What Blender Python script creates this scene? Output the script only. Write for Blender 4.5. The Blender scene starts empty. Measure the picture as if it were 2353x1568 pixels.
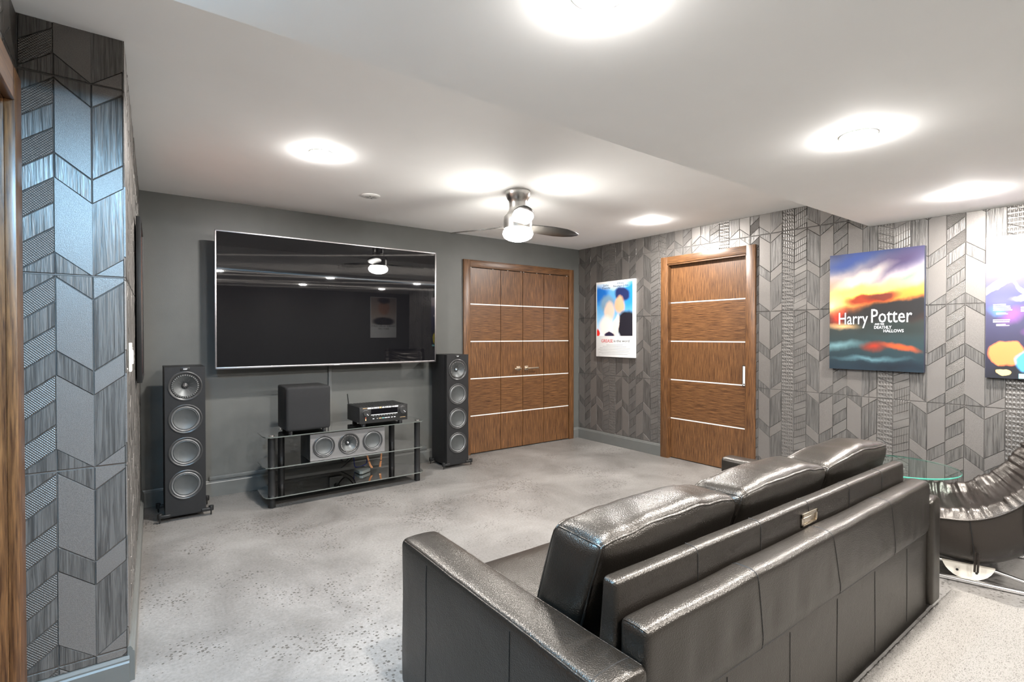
import bpy, bmesh, math, random
from mathutils import Vector, Matrix, noise

random.seed(7)
S = bpy.context.scene
COL = S.collection
R_ = math.radians

# ---------------------------------------------------------------- camera
F_PX, YAW, PITCH, ROLL, CAM_H = 1172.085, 0.634243, 0.010555, -0.000217, 1.30375
fw = Vector((math.sin(YAW) * math.cos(PITCH), math.cos(YAW) * math.cos(PITCH), -math.sin(PITCH)))
rt = Vector((math.cos(YAW), -math.sin(YAW), 0))
up = rt.cross(fw)
rt, up = rt * math.cos(ROLL) + up * math.sin(ROLL), up * math.cos(ROLL) - rt * math.sin(ROLL)
cd = bpy.data.cameras.new('camera')
cam = bpy.data.objects.new('camera', cd)
COL.objects.link(cam)
cd.sensor_fit = 'HORIZONTAL'
cd.sensor_width = 36.0
cd.lens = F_PX * 36.0 / 2353.0
cd.clip_start = 0.02
m = Matrix((rt, up, -fw)).transposed().to_4x4()
m.translation = Vector((0, 0, CAM_H))
cam.matrix_world = m
S.camera = cam
CAMP = Vector((0, 0, CAM_H))


def proj(p):
    d = Vector(p) - CAMP
    z = d.dot(fw)
    if z < .05:
        return None
    return 1176.5 + F_PX * d.dot(rt) / z, 784 - F_PX * d.dot(up) / z


# ---------------------------------------------------------------- world, exposure
w = bpy.data.worlds.new('world')
S.world = w
w.use_nodes = True
w.node_tree.nodes['Background'].inputs[0].default_value = (.6, .7, .85, 1)
w.node_tree.nodes['Background'].inputs[1].default_value = .3
vs = S.view_settings
vs.view_transform = 'Standard'
vs.look = 'None'
vs.exposure = 1.64
vs.gamma = 1.0
vs.use_curve_mapping = False
S.cycles.use_denoising = True
S.cycles.max_bounces = 7
S.cycles.diffuse_bounces = 4
S.cycles.glossy_bounces = 4
S.cycles.use_adaptive_sampling = True
S.cycles.adaptive_threshold = .045
S.cycles.adaptive_min_samples = 12
S.cycles.transparent_max_bounces = 12
S.cycles.sample_clamp_indirect = 6.0
S.cycles.blur_glossy = 0.6

# lamp strengths (each lamp builds its own glowing lens below)
DOWN_W = 650.0
DOWN_COL = (1.0, .965, .925)
COOL_W = 700.0
COOL_COL = (.33, .67, 1.0)
FAN_W = 60.0

# room numbers (metres); x runs along the screen wall, y towards it
XR, YB, H = 4.559, 4.758, 2.40
ZS, YS = 2.145, 1.54          # dropped ceiling height and its edge
YA = -.8                      # right wall ends here, alcove behind
YF = -2.0                     # wall behind the camera
XT0 = XR + .156
PY = 2.394                    # pier face
XL = -.321                    # near left wall


# ---------------------------------------------------------------- materials
def nm(name):
    m = bpy.data.materials.new(name)
    m.use_nodes = True
    nt = m.node_tree
    return m, nt, nt.nodes['Principled BSDF']


def N(nt, t, **kw):
    n = nt.nodes.new(t)
    for k, v in kw.items():
        if k.startswith('i_'):
            n.inputs[k[2:].replace('_', ' ')].default_value = v
        else:
            setattr(n, k, v)
    return n


def mat(name, col, rough=.5, metal=0., spec=.5, coat=0., noise_amt=0., noise_scale=30., bump=0., bump_scale=200., scale=(1, 1, 1), ior=None, detail=4.):
    m, nt, b = nm(name)
    b.inputs['Base Color'].default_value = (*col, 1)
    b.inputs['Roughness'].default_value = rough
    b.inputs['Metallic'].default_value = metal
    b.inputs['Specular IOR Level'].default_value = spec
    b.inputs['Coat Weight'].default_value = coat
    if ior:
        b.inputs['IOR'].default_value = ior
    tc = N(nt, 'ShaderNodeTexCoord')
    mp = N(nt, 'ShaderNodeMapping')
    mp.inputs['Scale'].default_value = scale
    nt.links.new(tc.outputs['Object'], mp.inputs[0])
    if noise_amt:
        n = N(nt, 'ShaderNodeTexNoise', i_Scale=noise_scale, i_Detail=detail)
        nt.links.new(mp.outputs[0], n.inputs['Vector'])
        r = N(nt, 'ShaderNodeValToRGB')
        r.color_ramp.elements[0].position = .3
        r.color_ramp.elements[1].position = .7
        r.color_ramp.elements[0].color = (*[c * (1 - noise_amt) for c in col], 1)
        r.color_ramp.elements[1].color = (*[min(1, c * (1 + noise_amt)) for c in col], 1)
        nt.links.new(n.outputs[0], r.inputs[0])
        nt.links.new(r.outputs[0], b.inputs['Base Color'])
    if bump:
        n2 = N(nt, 'ShaderNodeTexNoise', i_Scale=bump_scale, i_Detail=3.)
        nt.links.new(mp.outputs[0], n2.inputs['Vector'])
        bp = N(nt, 'ShaderNodeBump', i_Strength=bump, i_Distance=.002)
        nt.links.new(n2.outputs[0], bp.inputs['Height'])
        nt.links.new(bp.outputs[0], b.inputs['Normal'])
    return m


def emis(name, col, s):
    m, nt, b = nm(name)
    b.inputs['Base Color'].default_value = (.8, .8, .8, 1)
    b.inputs['Emission Color'].default_value = (*col, 1)
    b.inputs['Emission Strength'].default_value = s
    return m


def wood(name, horizontal, dark=(.038, .015, .006), light=(.185, .086, .032), rough=.38):
    m, nt, b = nm(name)
    tc = N(nt, 'ShaderNodeTexCoord')
    mp = N(nt, 'ShaderNodeMapping')
    mp.inputs['Scale'].default_value = (7, 7, 150) if horizontal else (150, 150, 7)
    nt.links.new(tc.outputs['Object'], mp.inputs[0])
    n = N(nt, 'ShaderNodeTexNoise', i_Scale=1.0, i_Detail=5.0, i_Roughness=.62, i_Distortion=.25)
    nt.links.new(mp.outputs[0], n.inputs['Vector'])
    r = N(nt, 'ShaderNodeValToRGB')
    e = r.color_ramp.elements
    e[0].position = .33
    e[0].color = (*dark, 1)
    e[1].position = .68
    e[1].color = (*light, 1)
    mid = e.new(.5)
    mid.color = (*[a * .55 + c * .45 for a, c in zip(dark, light)], 1)
    nt.links.new(n.outputs[0], r.inputs[0])
    nt.links.new(r.outputs[0], b.inputs['Base Color'])
    b.inputs['Roughness'].default_value = rough
    bp = N(nt, 'ShaderNodeBump', i_Strength=.15, i_Distance=.001)
    nt.links.new(n.outputs[0], bp.inputs['Height'])
    nt.links.new(bp.outputs[0], b.inputs['Normal'])
    return m


def tile_mat(name, kind):
    """dark bronze-grey painted relief panel; kind = concrete, wood, mesh, brick, rib"""
    m, nt, b = nm(name)
    tc = N(nt, 'ShaderNodeTexCoord')
    mp = N(nt, 'ShaderNodeMapping')
    nt.links.new(tc.outputs['Object'], mp.inputs[0])
    base = {'concrete': (.165, .152, .141), 'wood': (.122, .115, .108), 'mesh': (.140, .131, .122), 'brick': (.140, .131, .122), 'rib': (.140, .131, .122)}[kind]
    b.inputs['Metallic'].default_value = .45
    b.inputs['Roughness'].default_value = .40 if kind != 'wood' else .36
    bp = N(nt, 'ShaderNodeBump', i_Strength=.5, i_Distance=.0015)
    nt.links.new(bp.outputs[0], b.inputs['Normal'])
    ramp = N(nt, 'ShaderNodeValToRGB')
    e = ramp.color_ramp.elements
    if kind == 'wood':
        mp.inputs['Scale'].default_value = (130, 130, 5)
        n = N(nt, 'ShaderNodeTexNoise', i_Scale=1.0, i_Detail=4.0, i_Roughness=.6, i_Distortion=.6)
        bp.inputs['Strength'].default_value = .9
        bp.inputs['Distance'].default_value = .003
        e[0].position, e[1].position = .36, .6
        e[0].color = (*[c * .55 for c in base], 1)
        e[1].color = (*[c * 1.2 for c in base], 1)
    elif kind == 'concrete':
        n = N(nt, 'ShaderNodeTexNoise', i_Scale=420.0, i_Detail=3.0)
        e[0].position, e[1].position = .35, .66
        e[0].color = (*[c * .8 for c in base], 1)
        e[1].color = (*[c * 1.15 for c in base], 1)
        bp.inputs['Strength'].default_value = .45
    else:
        n = None
    if n is None:
        # fine woven / lattice relief from crossed waves
        fx = {'mesh': 700., 'brick': 330., 'rib': 420.}[kind]
        sep = N(nt, 'ShaderNodeSeparateXYZ')
        nt.links.new(mp.outputs[0], sep.inputs[0])
        add = N(nt, 'ShaderNodeMath', operation='ADD')
        nt.links.new(sep.outputs[0], add.inputs[0])
        nt.links.new(sep.outputs[1], add.inputs[1])
        sn = []
        for src, f in ((add.outputs[0], fx), (sep.outputs[2], fx * (1.0 if kind == 'mesh' else .62 if kind == 'brick' else .05))):
            mu = N(nt, 'ShaderNodeMath', operation='MULTIPLY')
            mu.inputs[1].default_value = f
            nt.links.new(src, mu.inputs[0])
            si = N(nt, 'ShaderNodeMath', operation='SINE')
            nt.links.new(mu.outputs[0], si.inputs[0])
            sn.append(si)
        mx = N(nt, 'ShaderNodeMath', operation='MULTIPLY' if kind == 'mesh' else 'MAXIMUM')
        nt.links.new(sn[0].outputs[0], mx.inputs[0])
        nt.links.new(sn[1].outputs[0], mx.inputs[1])
        hgt = mx.outputs[0]
        e[0].position, e[1].position = .2, .95
        e[0].color = (*[c * .85 for c in base], 1)
        e[1].color = (*[c * 1.15 for c in base], 1)
        bp.inputs['Strength'].default_value = .6
        bp.inputs['Distance'].default_value = .002
    else:
        nt.links.new(mp.outputs[0], n.inputs['Vector'])
        hgt = n.outputs[0]
    nt.links.new(hgt, ramp.inputs[0])
    nt.links.new(hgt, bp.inputs['Height'])
    nt.links.new(ramp.outputs[0], b.inputs['Base Color'])
    return m


def floor_mat():
    m, nt, b = nm('polished_concrete')
    tc = N(nt, 'ShaderNodeTexCoord')
    L = nt.links.new
    n1 = N(nt, 'ShaderNodeTexNoise', i_Scale=1.6, i_Detail=7.0, i_Roughness=.62, i_Distortion=.5)
    L(tc.outputs['Object'], n1.inputs['Vector'])
    r1 = N(nt, 'ShaderNodeValToRGB')
    e = r1.color_ramp.elements
    e[0].position, e[1].position = .3, .7
    e[0].color = (.118, .110, .102, 1)
    e[1].color = (.245, .233, .220, 1)
    L(n1.outputs[0], r1.inputs[0])
    n2 = N(nt, 'ShaderNodeTexNoise', i_Scale=70., i_Detail=6.0, i_Roughness=.7)
    L(tc.outputs['Object'], n2.inputs['Vector'])
    r2 = N(nt, 'ShaderNodeValToRGB')
    e = r2.color_ramp.elements
    e[0].position, e[1].position = .3, .62
    e[0].color = (.60, .585, .57, 1)
    e[1].color = (1, 1, 1, 1)
    L(n2.outputs[0], r2.inputs[0])
    mul = N(nt, 'ShaderNodeMixRGB', blend_type='MULTIPLY')
    mul.inputs[0].default_value = .8
    L(r1.outputs[0], mul.inputs[1])
    L(r2.outputs[0], mul.inputs[2])
    # exposed aggregate pits, gathered in patches
    v = N(nt, 'ShaderNodeTexVoronoi', i_Scale=66., i_Randomness=1.0)
    L(tc.outputs['Object'], v.inputs['Vector'])
    nz = N(nt, 'ShaderNodeTexNoise', i_Scale=2.3, i_Detail=3.)
    mp = N(nt, 'ShaderNodeMapping')
    mp.inputs['Location'].default_value = (3.3, 1.1, 0)
    L(tc.outputs['Object'], mp.inputs[0])
    L(mp.outputs[0], nz.inputs['Vector'])
    rz = N(nt, 'ShaderNodeMapRange')
    rz.inputs[1].default_value, rz.inputs[2].default_value = .40, .60
    rz.inputs[3].default_value, rz.inputs[4].default_value = .0, .50
    L(nz.outputs[0], rz.inputs[0])
    wn = N(nt, 'ShaderNodeMath', operation='MULTIPLY')
    cs = N(nt, 'ShaderNodeSeparateColor')
    L(v.outputs['Color'], cs.inputs[0])
    L(cs.outputs[0], wn.inputs[0])
    L(rz.outputs[0], wn.inputs[1])
    sub = N(nt, 'ShaderNodeMath', operation='SUBTRACT')
    L(wn.outputs[0], sub.inputs[0])
    L(v.outputs['Distance'], sub.inputs[1])
    pit = N(nt, 'ShaderNodeMapRange')
    pit.inputs[1].default_value, pit.inputs[2].default_value = -.03, .03
    L(sub.outputs[0], pit.inputs[0])
    mx = N(nt, 'ShaderNodeMixRGB')
    L(pit.outputs[0], mx.inputs[0])
    L(mul.outputs[0], mx.inputs[1])
    mx.inputs[2].default_value = (.07, .063, .056, 1)
    L(mx.outputs[0], b.inputs['Base Color'])
    b.inputs['Roughness'].default_value = .42
    bp = N(nt, 'ShaderNodeBump', i_Strength=.35, i_Distance=.002)
    bp.invert = True
    L(pit.outputs[0], bp.inputs['Height'])
    L(bp.outputs[0], b.inputs['Normal'])
    return m


def leather_mat(name, col, rough, bump):
    m, nt, b = nm(name)
    L = nt.links.new
    tc = N(nt, 'ShaderNodeTexCoord')
    v = N(nt, 'ShaderNodeTexVoronoi', i_Scale=330., i_Randomness=1.0)
    v.feature = 'SMOOTH_F1'
    L(tc.outputs['Object'], v.inputs['Vector'])
    n = N(nt, 'ShaderNodeTexNoise', i_Scale=14., i_Detail=5., i_Distortion=.4)
    L(tc.outputs['Object'], n.inputs['Vector'])
    ad = N(nt, 'ShaderNodeMath', operation='MULTIPLY_ADD')
    L(n.outputs[0], ad.inputs[0])
    ad.inputs[1].default_value = 1.6
    L(v.outputs['Distance'], ad.inputs[2])
    bp = N(nt, 'ShaderNodeBump', i_Strength=bump, i_Distance=.0016)
    L(ad.outputs[0], bp.inputs['Height'])
    L(bp.outputs[0], b.inputs['Normal'])
    b.inputs['Base Color'].default_value = (*col, 1)
    b.inputs['Roughness'].default_value = rough
    b.inputs['Specular IOR Level'].default_value = .7
    b.inputs['Specular Tint'].default_value = (1, .93, .85, 1)
    return m


def print_mat(name, stops, blobs, rough=.4, gam=1.25):
    """flat print on a board: vertical colour bands plus soft-edged patches, in UV space"""
    m, nt, b = nm(name)
    L = nt.links.new
    uv = N(nt, 'ShaderNodeUVMap')
    sep = N(nt, 'ShaderNodeSeparateXYZ')
    nz = N(nt, 'ShaderNodeTexNoise', i_Scale=5., i_Detail=5.)
    L(uv.outputs[0], nz.inputs['Vector'])
    off = N(nt, 'ShaderNodeMixRGB', blend_type='LINEAR_LIGHT')
    off.inputs[0].default_value = .05
    L(uv.outputs[0], off.inputs[1])
    L(nz.outputs['Color'], off.inputs[2])
    L(off.outputs[0], sep.inputs[0])
    r = N(nt, 'ShaderNodeValToRGB')
    el = r.color_ramp.elements
    el[0].position, el[0].color = stops[0][0], (*stops[0][1], 1)
    el[1].position, el[1].color = stops[-1][0], (*stops[-1][1], 1)
    for p, c in stops[1:-1]:
        x = el.new(p)
        x.color = (*c, 1)
    L(sep.outputs[1], r.inputs[0])
    cur = r.outputs[0]
    for (u, v, ru, rv, c, soft, ang) in blobs:
        mp = N(nt, 'ShaderNodeMapping')
        mp.vector_type = 'TEXTURE'
        mp.inputs['Location'].default_value = (u, v, 0)
        mp.inputs['Rotation'].default_value = (0, 0, ang)
        mp.inputs['Scale'].default_value = (ru, rv, 1)
        L(off.outputs[0], mp.inputs[0])
        ln = N(nt, 'ShaderNodeVectorMath', operation='LENGTH')
        L(mp.outputs[0], ln.inputs[0])
        mr = N(nt, 'ShaderNodeMapRange')
        mr.inputs[1].default_value = 1.0
        mr.inputs[2].default_value = 1.0 - soft
        L(ln.outputs['Value'], mr.inputs[0])
        mx = N(nt, 'ShaderNodeMixRGB')
        L(mr.outputs[0], mx.inputs[0])
        L(cur, mx.inputs[1])
        mx.inputs[2].default_value = (*c, 1)
        cur = mx.outputs[0]
    dk = N(nt, 'ShaderNodeGamma')
    dk.inputs[1].default_value = gam
    L(cur, dk.inputs[0])
    L(dk.outputs[0], b.inputs['Base Color'])
    b.inputs['Roughness'].default_value = rough
    return m


def glass_mat(name, col, rough=0.0, trans=1.0):
    m, nt, b = nm(name)
    b.inputs['Base Color'].default_value = (*col, 1)
    b.inputs['Transmission Weight'].default_value = trans
    b.inputs['Roughness'].default_value = rough
    b.inputs['IOR'].default_value = 1.5
    return m


def pane_mat(name, tint, refl=1.0):
    """thin sheet of tinted glass: clear with a Fresnel reflection, lets lamp light through"""
    m, nt, b = nm(name)
    L = nt.links.new
    out = nt.nodes['Material Output']
    tr = N(nt, 'ShaderNodeBsdfTransparent')
    tr.inputs[0].default_value = (*tint, 1)
    gl = N(nt, 'ShaderNodeBsdfGlossy')
    gl.inputs['Roughness'].default_value = .01
    fr = N(nt, 'ShaderNodeFresnel', i_IOR=1.5)
    mx = N(nt, 'ShaderNodeMixShader')
    L(fr.outputs[0], mx.inputs[0])
    L(tr.outputs[0], mx.inputs[1])
    L(gl.outputs[0], mx.inputs[2])
    L(mx.outputs[0], out.inputs[0])
    nt.nodes.remove(b)
    return m


def screen_mat():
    m, nt, b = nm('television_screen')
    L = nt.links.new
    b.inputs['Base Color'].default_value = (.004, .004, .005, 1)
    b.inputs['Roughness'].default_value = .015
    b.inputs['IOR'].default_value = 1.45
    gl = N(nt, 'ShaderNodeBsdfAnisotropic')
    gl.inputs['Color'].default_value = (.9, .85, .8, 1)
    gl.inputs['Roughness'].default_value = .16
    gl.inputs['Anisotropy'].default_value = .97
    gl.inputs['Rotation'].default_value = STREAK_ROT
    tg = N(nt, 'ShaderNodeTangent')
    tg.direction_type = 'UV_MAP'
    tg.uv_map = 'UVMap'
    L(tg.outputs[0], gl.inputs['Tangent'])
    mx = N(nt, 'ShaderNodeMixShader')
    mx.inputs[0].default_value = .008
    L(b.outputs[0], mx.inputs[1])
    L(gl.outputs[0], mx.inputs[2])
    L(mx.outputs[0], nt.nodes['Material Output'].inputs[0])
    return m


STREAK_ROT = 0.25
M = {}
M['ceiling'] = mat('ceiling_paint', (.90, .90, .89), .85, noise_amt=.015, noise_scale=3)
M['wall'] = mat('charcoal_wall_paint', (.085, .086, .080), .48, noise_amt=.06, noise_scale=6, bump=.12, bump_scale=160)
M['base'] = mat('baseboard_paint', (.105, .107, .101), .45, noise_amt=.05, noise_scale=9)
M['grout'] = mat('panel_joint', (.10, .093, .087), .7, noise_amt=.1)
M['floor'] = floor_mat()
for k in ('concrete', 'wood', 'mesh', 'brick', 'rib'):
    M['t_' + k] = tile_mat('relief_' + k, k)
M['wood_v'] = wood('veneer_upright_grain', False)
M['wood_h'] = wood('veneer_level_grain', True)
M['chrome'] = mat('chrome', (.82, .82, .82), .14, 1., noise_amt=.02)
M['steel'] = mat('brushed_steel', (.55, .54, .52), .3, 1., noise_amt=.12, noise_scale=60, scale=(1, 1, 12))
M['nickel'] = mat('warm_nickel', (.68, .60, .49), .28, 1., noise_amt=.04)
M['strip'] = mat('pale_metal_strip', (.88, .87, .85), .35, .35, noise_amt=.02)
M['black'] = mat('black_satin', (.011, .011, .011), .42, spec=.35, noise_amt=.1)
M['black_matt'] = mat('black_matt', (.012, .012, .012), .7, spec=.25, noise_amt=.1, bump=.2, bump_scale=500)
M['rubber'] = mat('black_rubber', (.012, .012, .012), .55, noise_amt=.1)
M['cabinet'] = mat('speaker_cabinet', (.0105, .0105, .011), .5, spec=.3, noise_amt=.06, noise_scale=40)
M['silver_front'] = mat('silver_baffle', (.125, .121, .118), .5, .1, noise_amt=.04)
M['cone'] = mat('grey_metal_cone', (.07, .074, .074), .42, .45, noise_amt=.06)
M['ring'] = mat('dark_ring', (.03, .03, .03), .32, .1, noise_amt=.05)
M['roll'] = mat('bright_roll', (.16, .16, .16), .38, .3, noise_amt=.05)
M['grille'] = mat('grille_cloth', (.018, .018, .0185), .85, spec=.2, noise_amt=.35, noise_scale=700, bump=.5, bump_scale=900)
M['screen'] = mat('screen_glass', (.004, .004, .005), .015, spec=.5, noise_amt=.02, ior=1.55)
M['bezel'] = mat('brushed_bezel', (.40, .38, .385), .32, 1., noise_amt=.08, noise_scale=90)
M['stand_glass'] = pane_mat('smoked_glass', (.035, .037, .035))
M['glass_edge'] = mat('smoked_glass_edge', (.10, .11, .10), .12, spec=.9, noise_amt=.05)
M['table_glass'] = pane_mat('clear_green_glass', (.72, .86, .81))
M['table_edge'] = glass_mat('green_glass_edge', (.12, .55, .42), .05, .55)
M['leather'] = leather_mat('black_leather', (.0095, .0078, .0062), .33, .5)
M['leather2'] = leather_mat('dark_brown_leather', (.011, .0085, .0075), .34, .4)
M['seam'] = mat('dark_seam', (.006, .006, .006), .6, noise_amt=.1)
M['thread'] = mat('grey_stitching', (.20, .19, .18), .6, noise_amt=.1)
M['white'] = mat('white_plastic', (.78, .78, .76), .4, noise_amt=.02)
M['white_paper'] = mat('white_board', (.85, .85, .84), .5, noise_amt=.01)
M['cream'] = mat('cream_enamel', (.74, .70, .62), .4, noise_amt=.03)
M['blade'] = mat('dark_fan_blade', (.035, .033, .03), .3, noise_amt=.2, noise_scale=12, scale=(8, 1, 1))
M['ink'] = mat('black_ink', (.02, .02, .02), .5, noise_amt=.05)
M['ink_blue'] = mat('dark_blue_ink', (.03, .035, .06), .5, noise_amt=.05)
M['ink_red'] = mat('red_ink', (.55, .03, .03), .5, noise_amt=.05)
M['ink_white'] = mat('white_ink', (.86, .88, .9), .5, noise_amt=.05)
M['ink_grey'] = mat('grey_ink', (.4, .4, .4), .5, noise_amt=.05)
M['ink_pink'] = mat('pink_ink', (.85, .62, .62), .5, noise_amt=.05)
M['copper'] = mat('copper_wire', (.75, .36, .17), .35, .6, noise_amt=.15, noise_scale=200)
M['blue_cable'] = mat('blue_cable', (.02, .03, .22), .4, noise_amt=.1)
M['grey_box'] = mat('grey_plastic', (.17, .18, .165), .4, noise_amt=.05)
M['gold_ink'] = mat('gold_print', (.62, .42, .22), .4, noise_amt=.05)
M['red_led'] = mat('red_print', (.6, .08, .04), .4, noise_amt=.05)
M['cyan_print'] = mat('cyan_print', (.25, .7, .7), .4, noise_amt=.05)

# ---------------------------------------------------------------- helpers
LOC = {}


def tag(o, label=None, cat=None, group=None, kind=None):
    if label:
        o['label'] = label
    if cat:
        o['category'] = cat
    if group:
        o['group'] = group
    if kind:
        o['kind'] = kind
    return o


def thing(name, loc, label, cat, group=None, kind=None, rot=None):
    o = bpy.data.objects.new(name, None)
    o.empty_display_size = .1
    COL.objects.link(o)
    o.location = loc
    if rot:
        o.rotation_euler = rot
    LOC[o.name] = Vector(loc)
    tag(o, label, cat, group, kind)
    return o


def shade(me, angle=35):
    me.polygons.foreach_set('use_smooth', [True] * len(me.polygons))
    me.set_sharp_from_angle(angle=R_(angle))


class MB:
    def __init__(s):
        s.v, s.f = [], []

    def add(s, v, f):
        o = len(s.v)
        s.v += [Vector(p) for p in v]
        s.f += [tuple(i + o for i in q) for q in f]
        return s

    def box(s, x0, x1, y0, y1, z0, z1):
        v = [(x, y, z) for z in (z0, z1) for y in (y0, y1) for x in (x0, x1)]
        return s.add(v, [(0, 2, 3, 1), (4, 5, 7, 6), (0, 1, 5, 4), (2, 6, 7, 3), (0, 4, 6, 2), (1, 3, 7, 5)])

    def prism(s, poly, fn, d0, d1):
        """poly: 2d points; fn(a, b, d) -> 3d"""
        n = len(poly)
        v = [fn(a, b, d0) for a, b in poly] + [fn(a, b, d1) for a, b in poly]
        f = [tuple(range(n - 1, -1, -1)), tuple(range(n, 2 * n))]
        f += [(i, (i + 1) % n, n + (i + 1) % n, n + i) for i in range(n)]
        return s.add(v, f)

    def lathe(s, prof, o, axis=(0, 0, 1), n=32, cap=True):
        """prof: (radius, height along axis)"""
        a = Vector(axis).normalized()
        t = Vector((1, 0, 0)) if abs(a.x) < .9 else Vector((0, 1, 0))
        u = a.cross(t).normalized()
        w_ = a.cross(u)
        o = Vector(o)
        v, f = [], []
        for r, h in prof:
            for k in range(n):
                an = 2 * math.pi * k / n
                v.append(o + a * h + (u * math.cos(an) + w_ * math.sin(an)) * r)
        for i in range(len(prof) - 1):
            for k in range(n):
                k2 = (k + 1) % n
                f.append((i * n + k, i * n + k2, (i + 1) * n + k2, (i + 1) * n + k))
        if cap:
            if prof[0][0] > 1e-5:
                f.append(tuple(range(n - 1, -1, -1)))
            if prof[-1][0] > 1e-5:
                f.append(tuple(range((len(prof) - 1) * n, len(prof) * n)))
        return s.add(v, f)

    def cyl(s, p0, p1, r, n=16, r1=None):
        p0, p1 = Vector(p0), Vector(p1)
        return s.lathe([(r, 0), (r if r1 is None else r1, (p1 - p0).length)], p0, p1 - p0, n)

    def tube(s, pts, r, n=8, closed=False):
        pts = [Vector(p) for p in pts]
        m_ = len(pts)
        v, f = [], []
        prev = None
        for i, p in enumerate(pts):
            if closed:
                d = pts[(i + 1) % m_] - pts[i - 1]
            else:
                d = pts[min(i + 1, m_ - 1)] - pts[max(i - 1, 0)]
            d = d.normalized() if d.length > 1e-9 else Vector((0, 0, 1))
            if prev is None:
                t = Vector((0, 0, 1)) if abs(d.z) < .9 else Vector((1, 0, 0))
                u = d.cross(t).normalized()
            else:
                u = (prev - d * prev.dot(d))
                u = u.normalized() if u.length > 1e-6 else d.orthogonal().normalized()
            prev = u
            w_ = d.cross(u)
            rr = r[i] if isinstance(r, (list, tuple)) else r
            for k in range(n):
                a = 2 * math.pi * k / n
                v.append(p + (u * math.cos(a) + w_ * math.sin(a)) * rr)
        for i in range(m_ if closed else m_ - 1):
            j = (i + 1) % m_
            for k in range(n):
                k2 = (k + 1) % n
                f.append((i * n + k, i * n + k2, j * n + k2, j * n + k))
        if not closed:
            f.append(tuple(range(n - 1, -1, -1)))
            f.append(tuple(range((m_ - 1) * n, m_ * n)))
        return s.add(v, f)

    def build(s, name, material, parent=None, local=False, bevel=0, seg=2, smooth=35, origin=None):
        me = bpy.data.meshes.new(name)
        off = Vector((0, 0, 0))
        if parent is not None and not local:
            off = LOC.get(parent.name, Vector((0, 0, 0)))
        if origin is not None:
            off = Vector(origin)
        me.from_pydata([p - off for p in s.v], [], s.f)
        me.update()
        bm = bmesh.new()
        bm.from_mesh(me)
        bmesh.ops.recalc_face_normals(bm, faces=bm.faces)
        if bevel:
            ed = [e for e in bm.edges if len(e.link_faces) == 2 and e.calc_face_angle(0) > R_(40)]
            bmesh.ops.bevel(bm, geom=ed, offset=bevel, segments=seg, profile=.5, affect='EDGES', clamp_overlap=True)
        bm.to_mesh(me)
        bm.free()
        if smooth:
            shade(me, smooth)
        me.materials.append(M[material] if isinstance(material, str) else material)
        o = bpy.data.objects.new(name, me)
        COL.objects.link(o)
        if parent is not None:
            o.parent = parent
            LOC[o.name] = off
        elif origin is not None:
            o.location = off
            LOC[o.name] = off
        else:
            LOC[o.name] = Vector((0, 0, 0))
        return o


def quad_uv(name, pts, material, parent):
    """flat print sheet with 0..1 UVs; pts = bottom-left, bottom-right, top-right, top-left"""
    off = LOC[parent.name]
    me = bpy.data.meshes.new(name)
    me.from_pydata([Vector(p) - off for p in pts], [], [(0, 1, 2, 3)])
    uv = me.uv_layers.new(name='UVMap')
    for i, c in enumerate(((0, 0), (1, 0), (1, 1), (0, 1))):
        uv.data[i].uv = c
    me.materials.append(material)
    o = bpy.data.objects.new(name, me)
    COL.objects.link(o)
    o.parent = parent
    LOC[o.name] = off
    return o


def text(name, s, org, right, upv, size, material, parent, align='LEFT', width=None, depth=.0008, shear=0., local=False):
    cu = bpy.data.curves.new(name, 'FONT')
    cu.body = s
    cu.size = size
    cu.align_x = align
    cu.extrude = depth / 2
    cu.shear = shear
    cu.resolution_u = 2
    ob = bpy.data.objects.new(name, cu)
    COL.objects.link(ob)
    bpy.context.view_layer.update()
    me = bpy.data.meshes.new_from_object(ob.evaluated_get(bpy.context.evaluated_depsgraph_get()))
    bpy.data.objects.remove(ob)
    bpy.data.curves.remove(cu)
    right, upv = Vector(right).normalized(), Vector(upv).normalized()
    nrm = right.cross(upv)
    xs = [v.co.x for v in me.vertices]
    k = 1.0
    if width and xs:
        k = width / max(1e-6, max(xs) - min(xs))
    off = Vector((0, 0, 0)) if local else LOC[parent.name]
    for v in me.vertices:
        c = v.co.copy()
        v.co = Vector(org) + right * (c.x * k) + upv * c.y + nrm * c.z - off
    me.name = name
    me.materials.clear()
    me.materials.append(M[material] if isinstance(material, str) else material)
    o = bpy.data.objects.new(name, me)
    COL.objects.link(o)
    o.parent = parent
    LOC[o.name] = off
    return o


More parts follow.
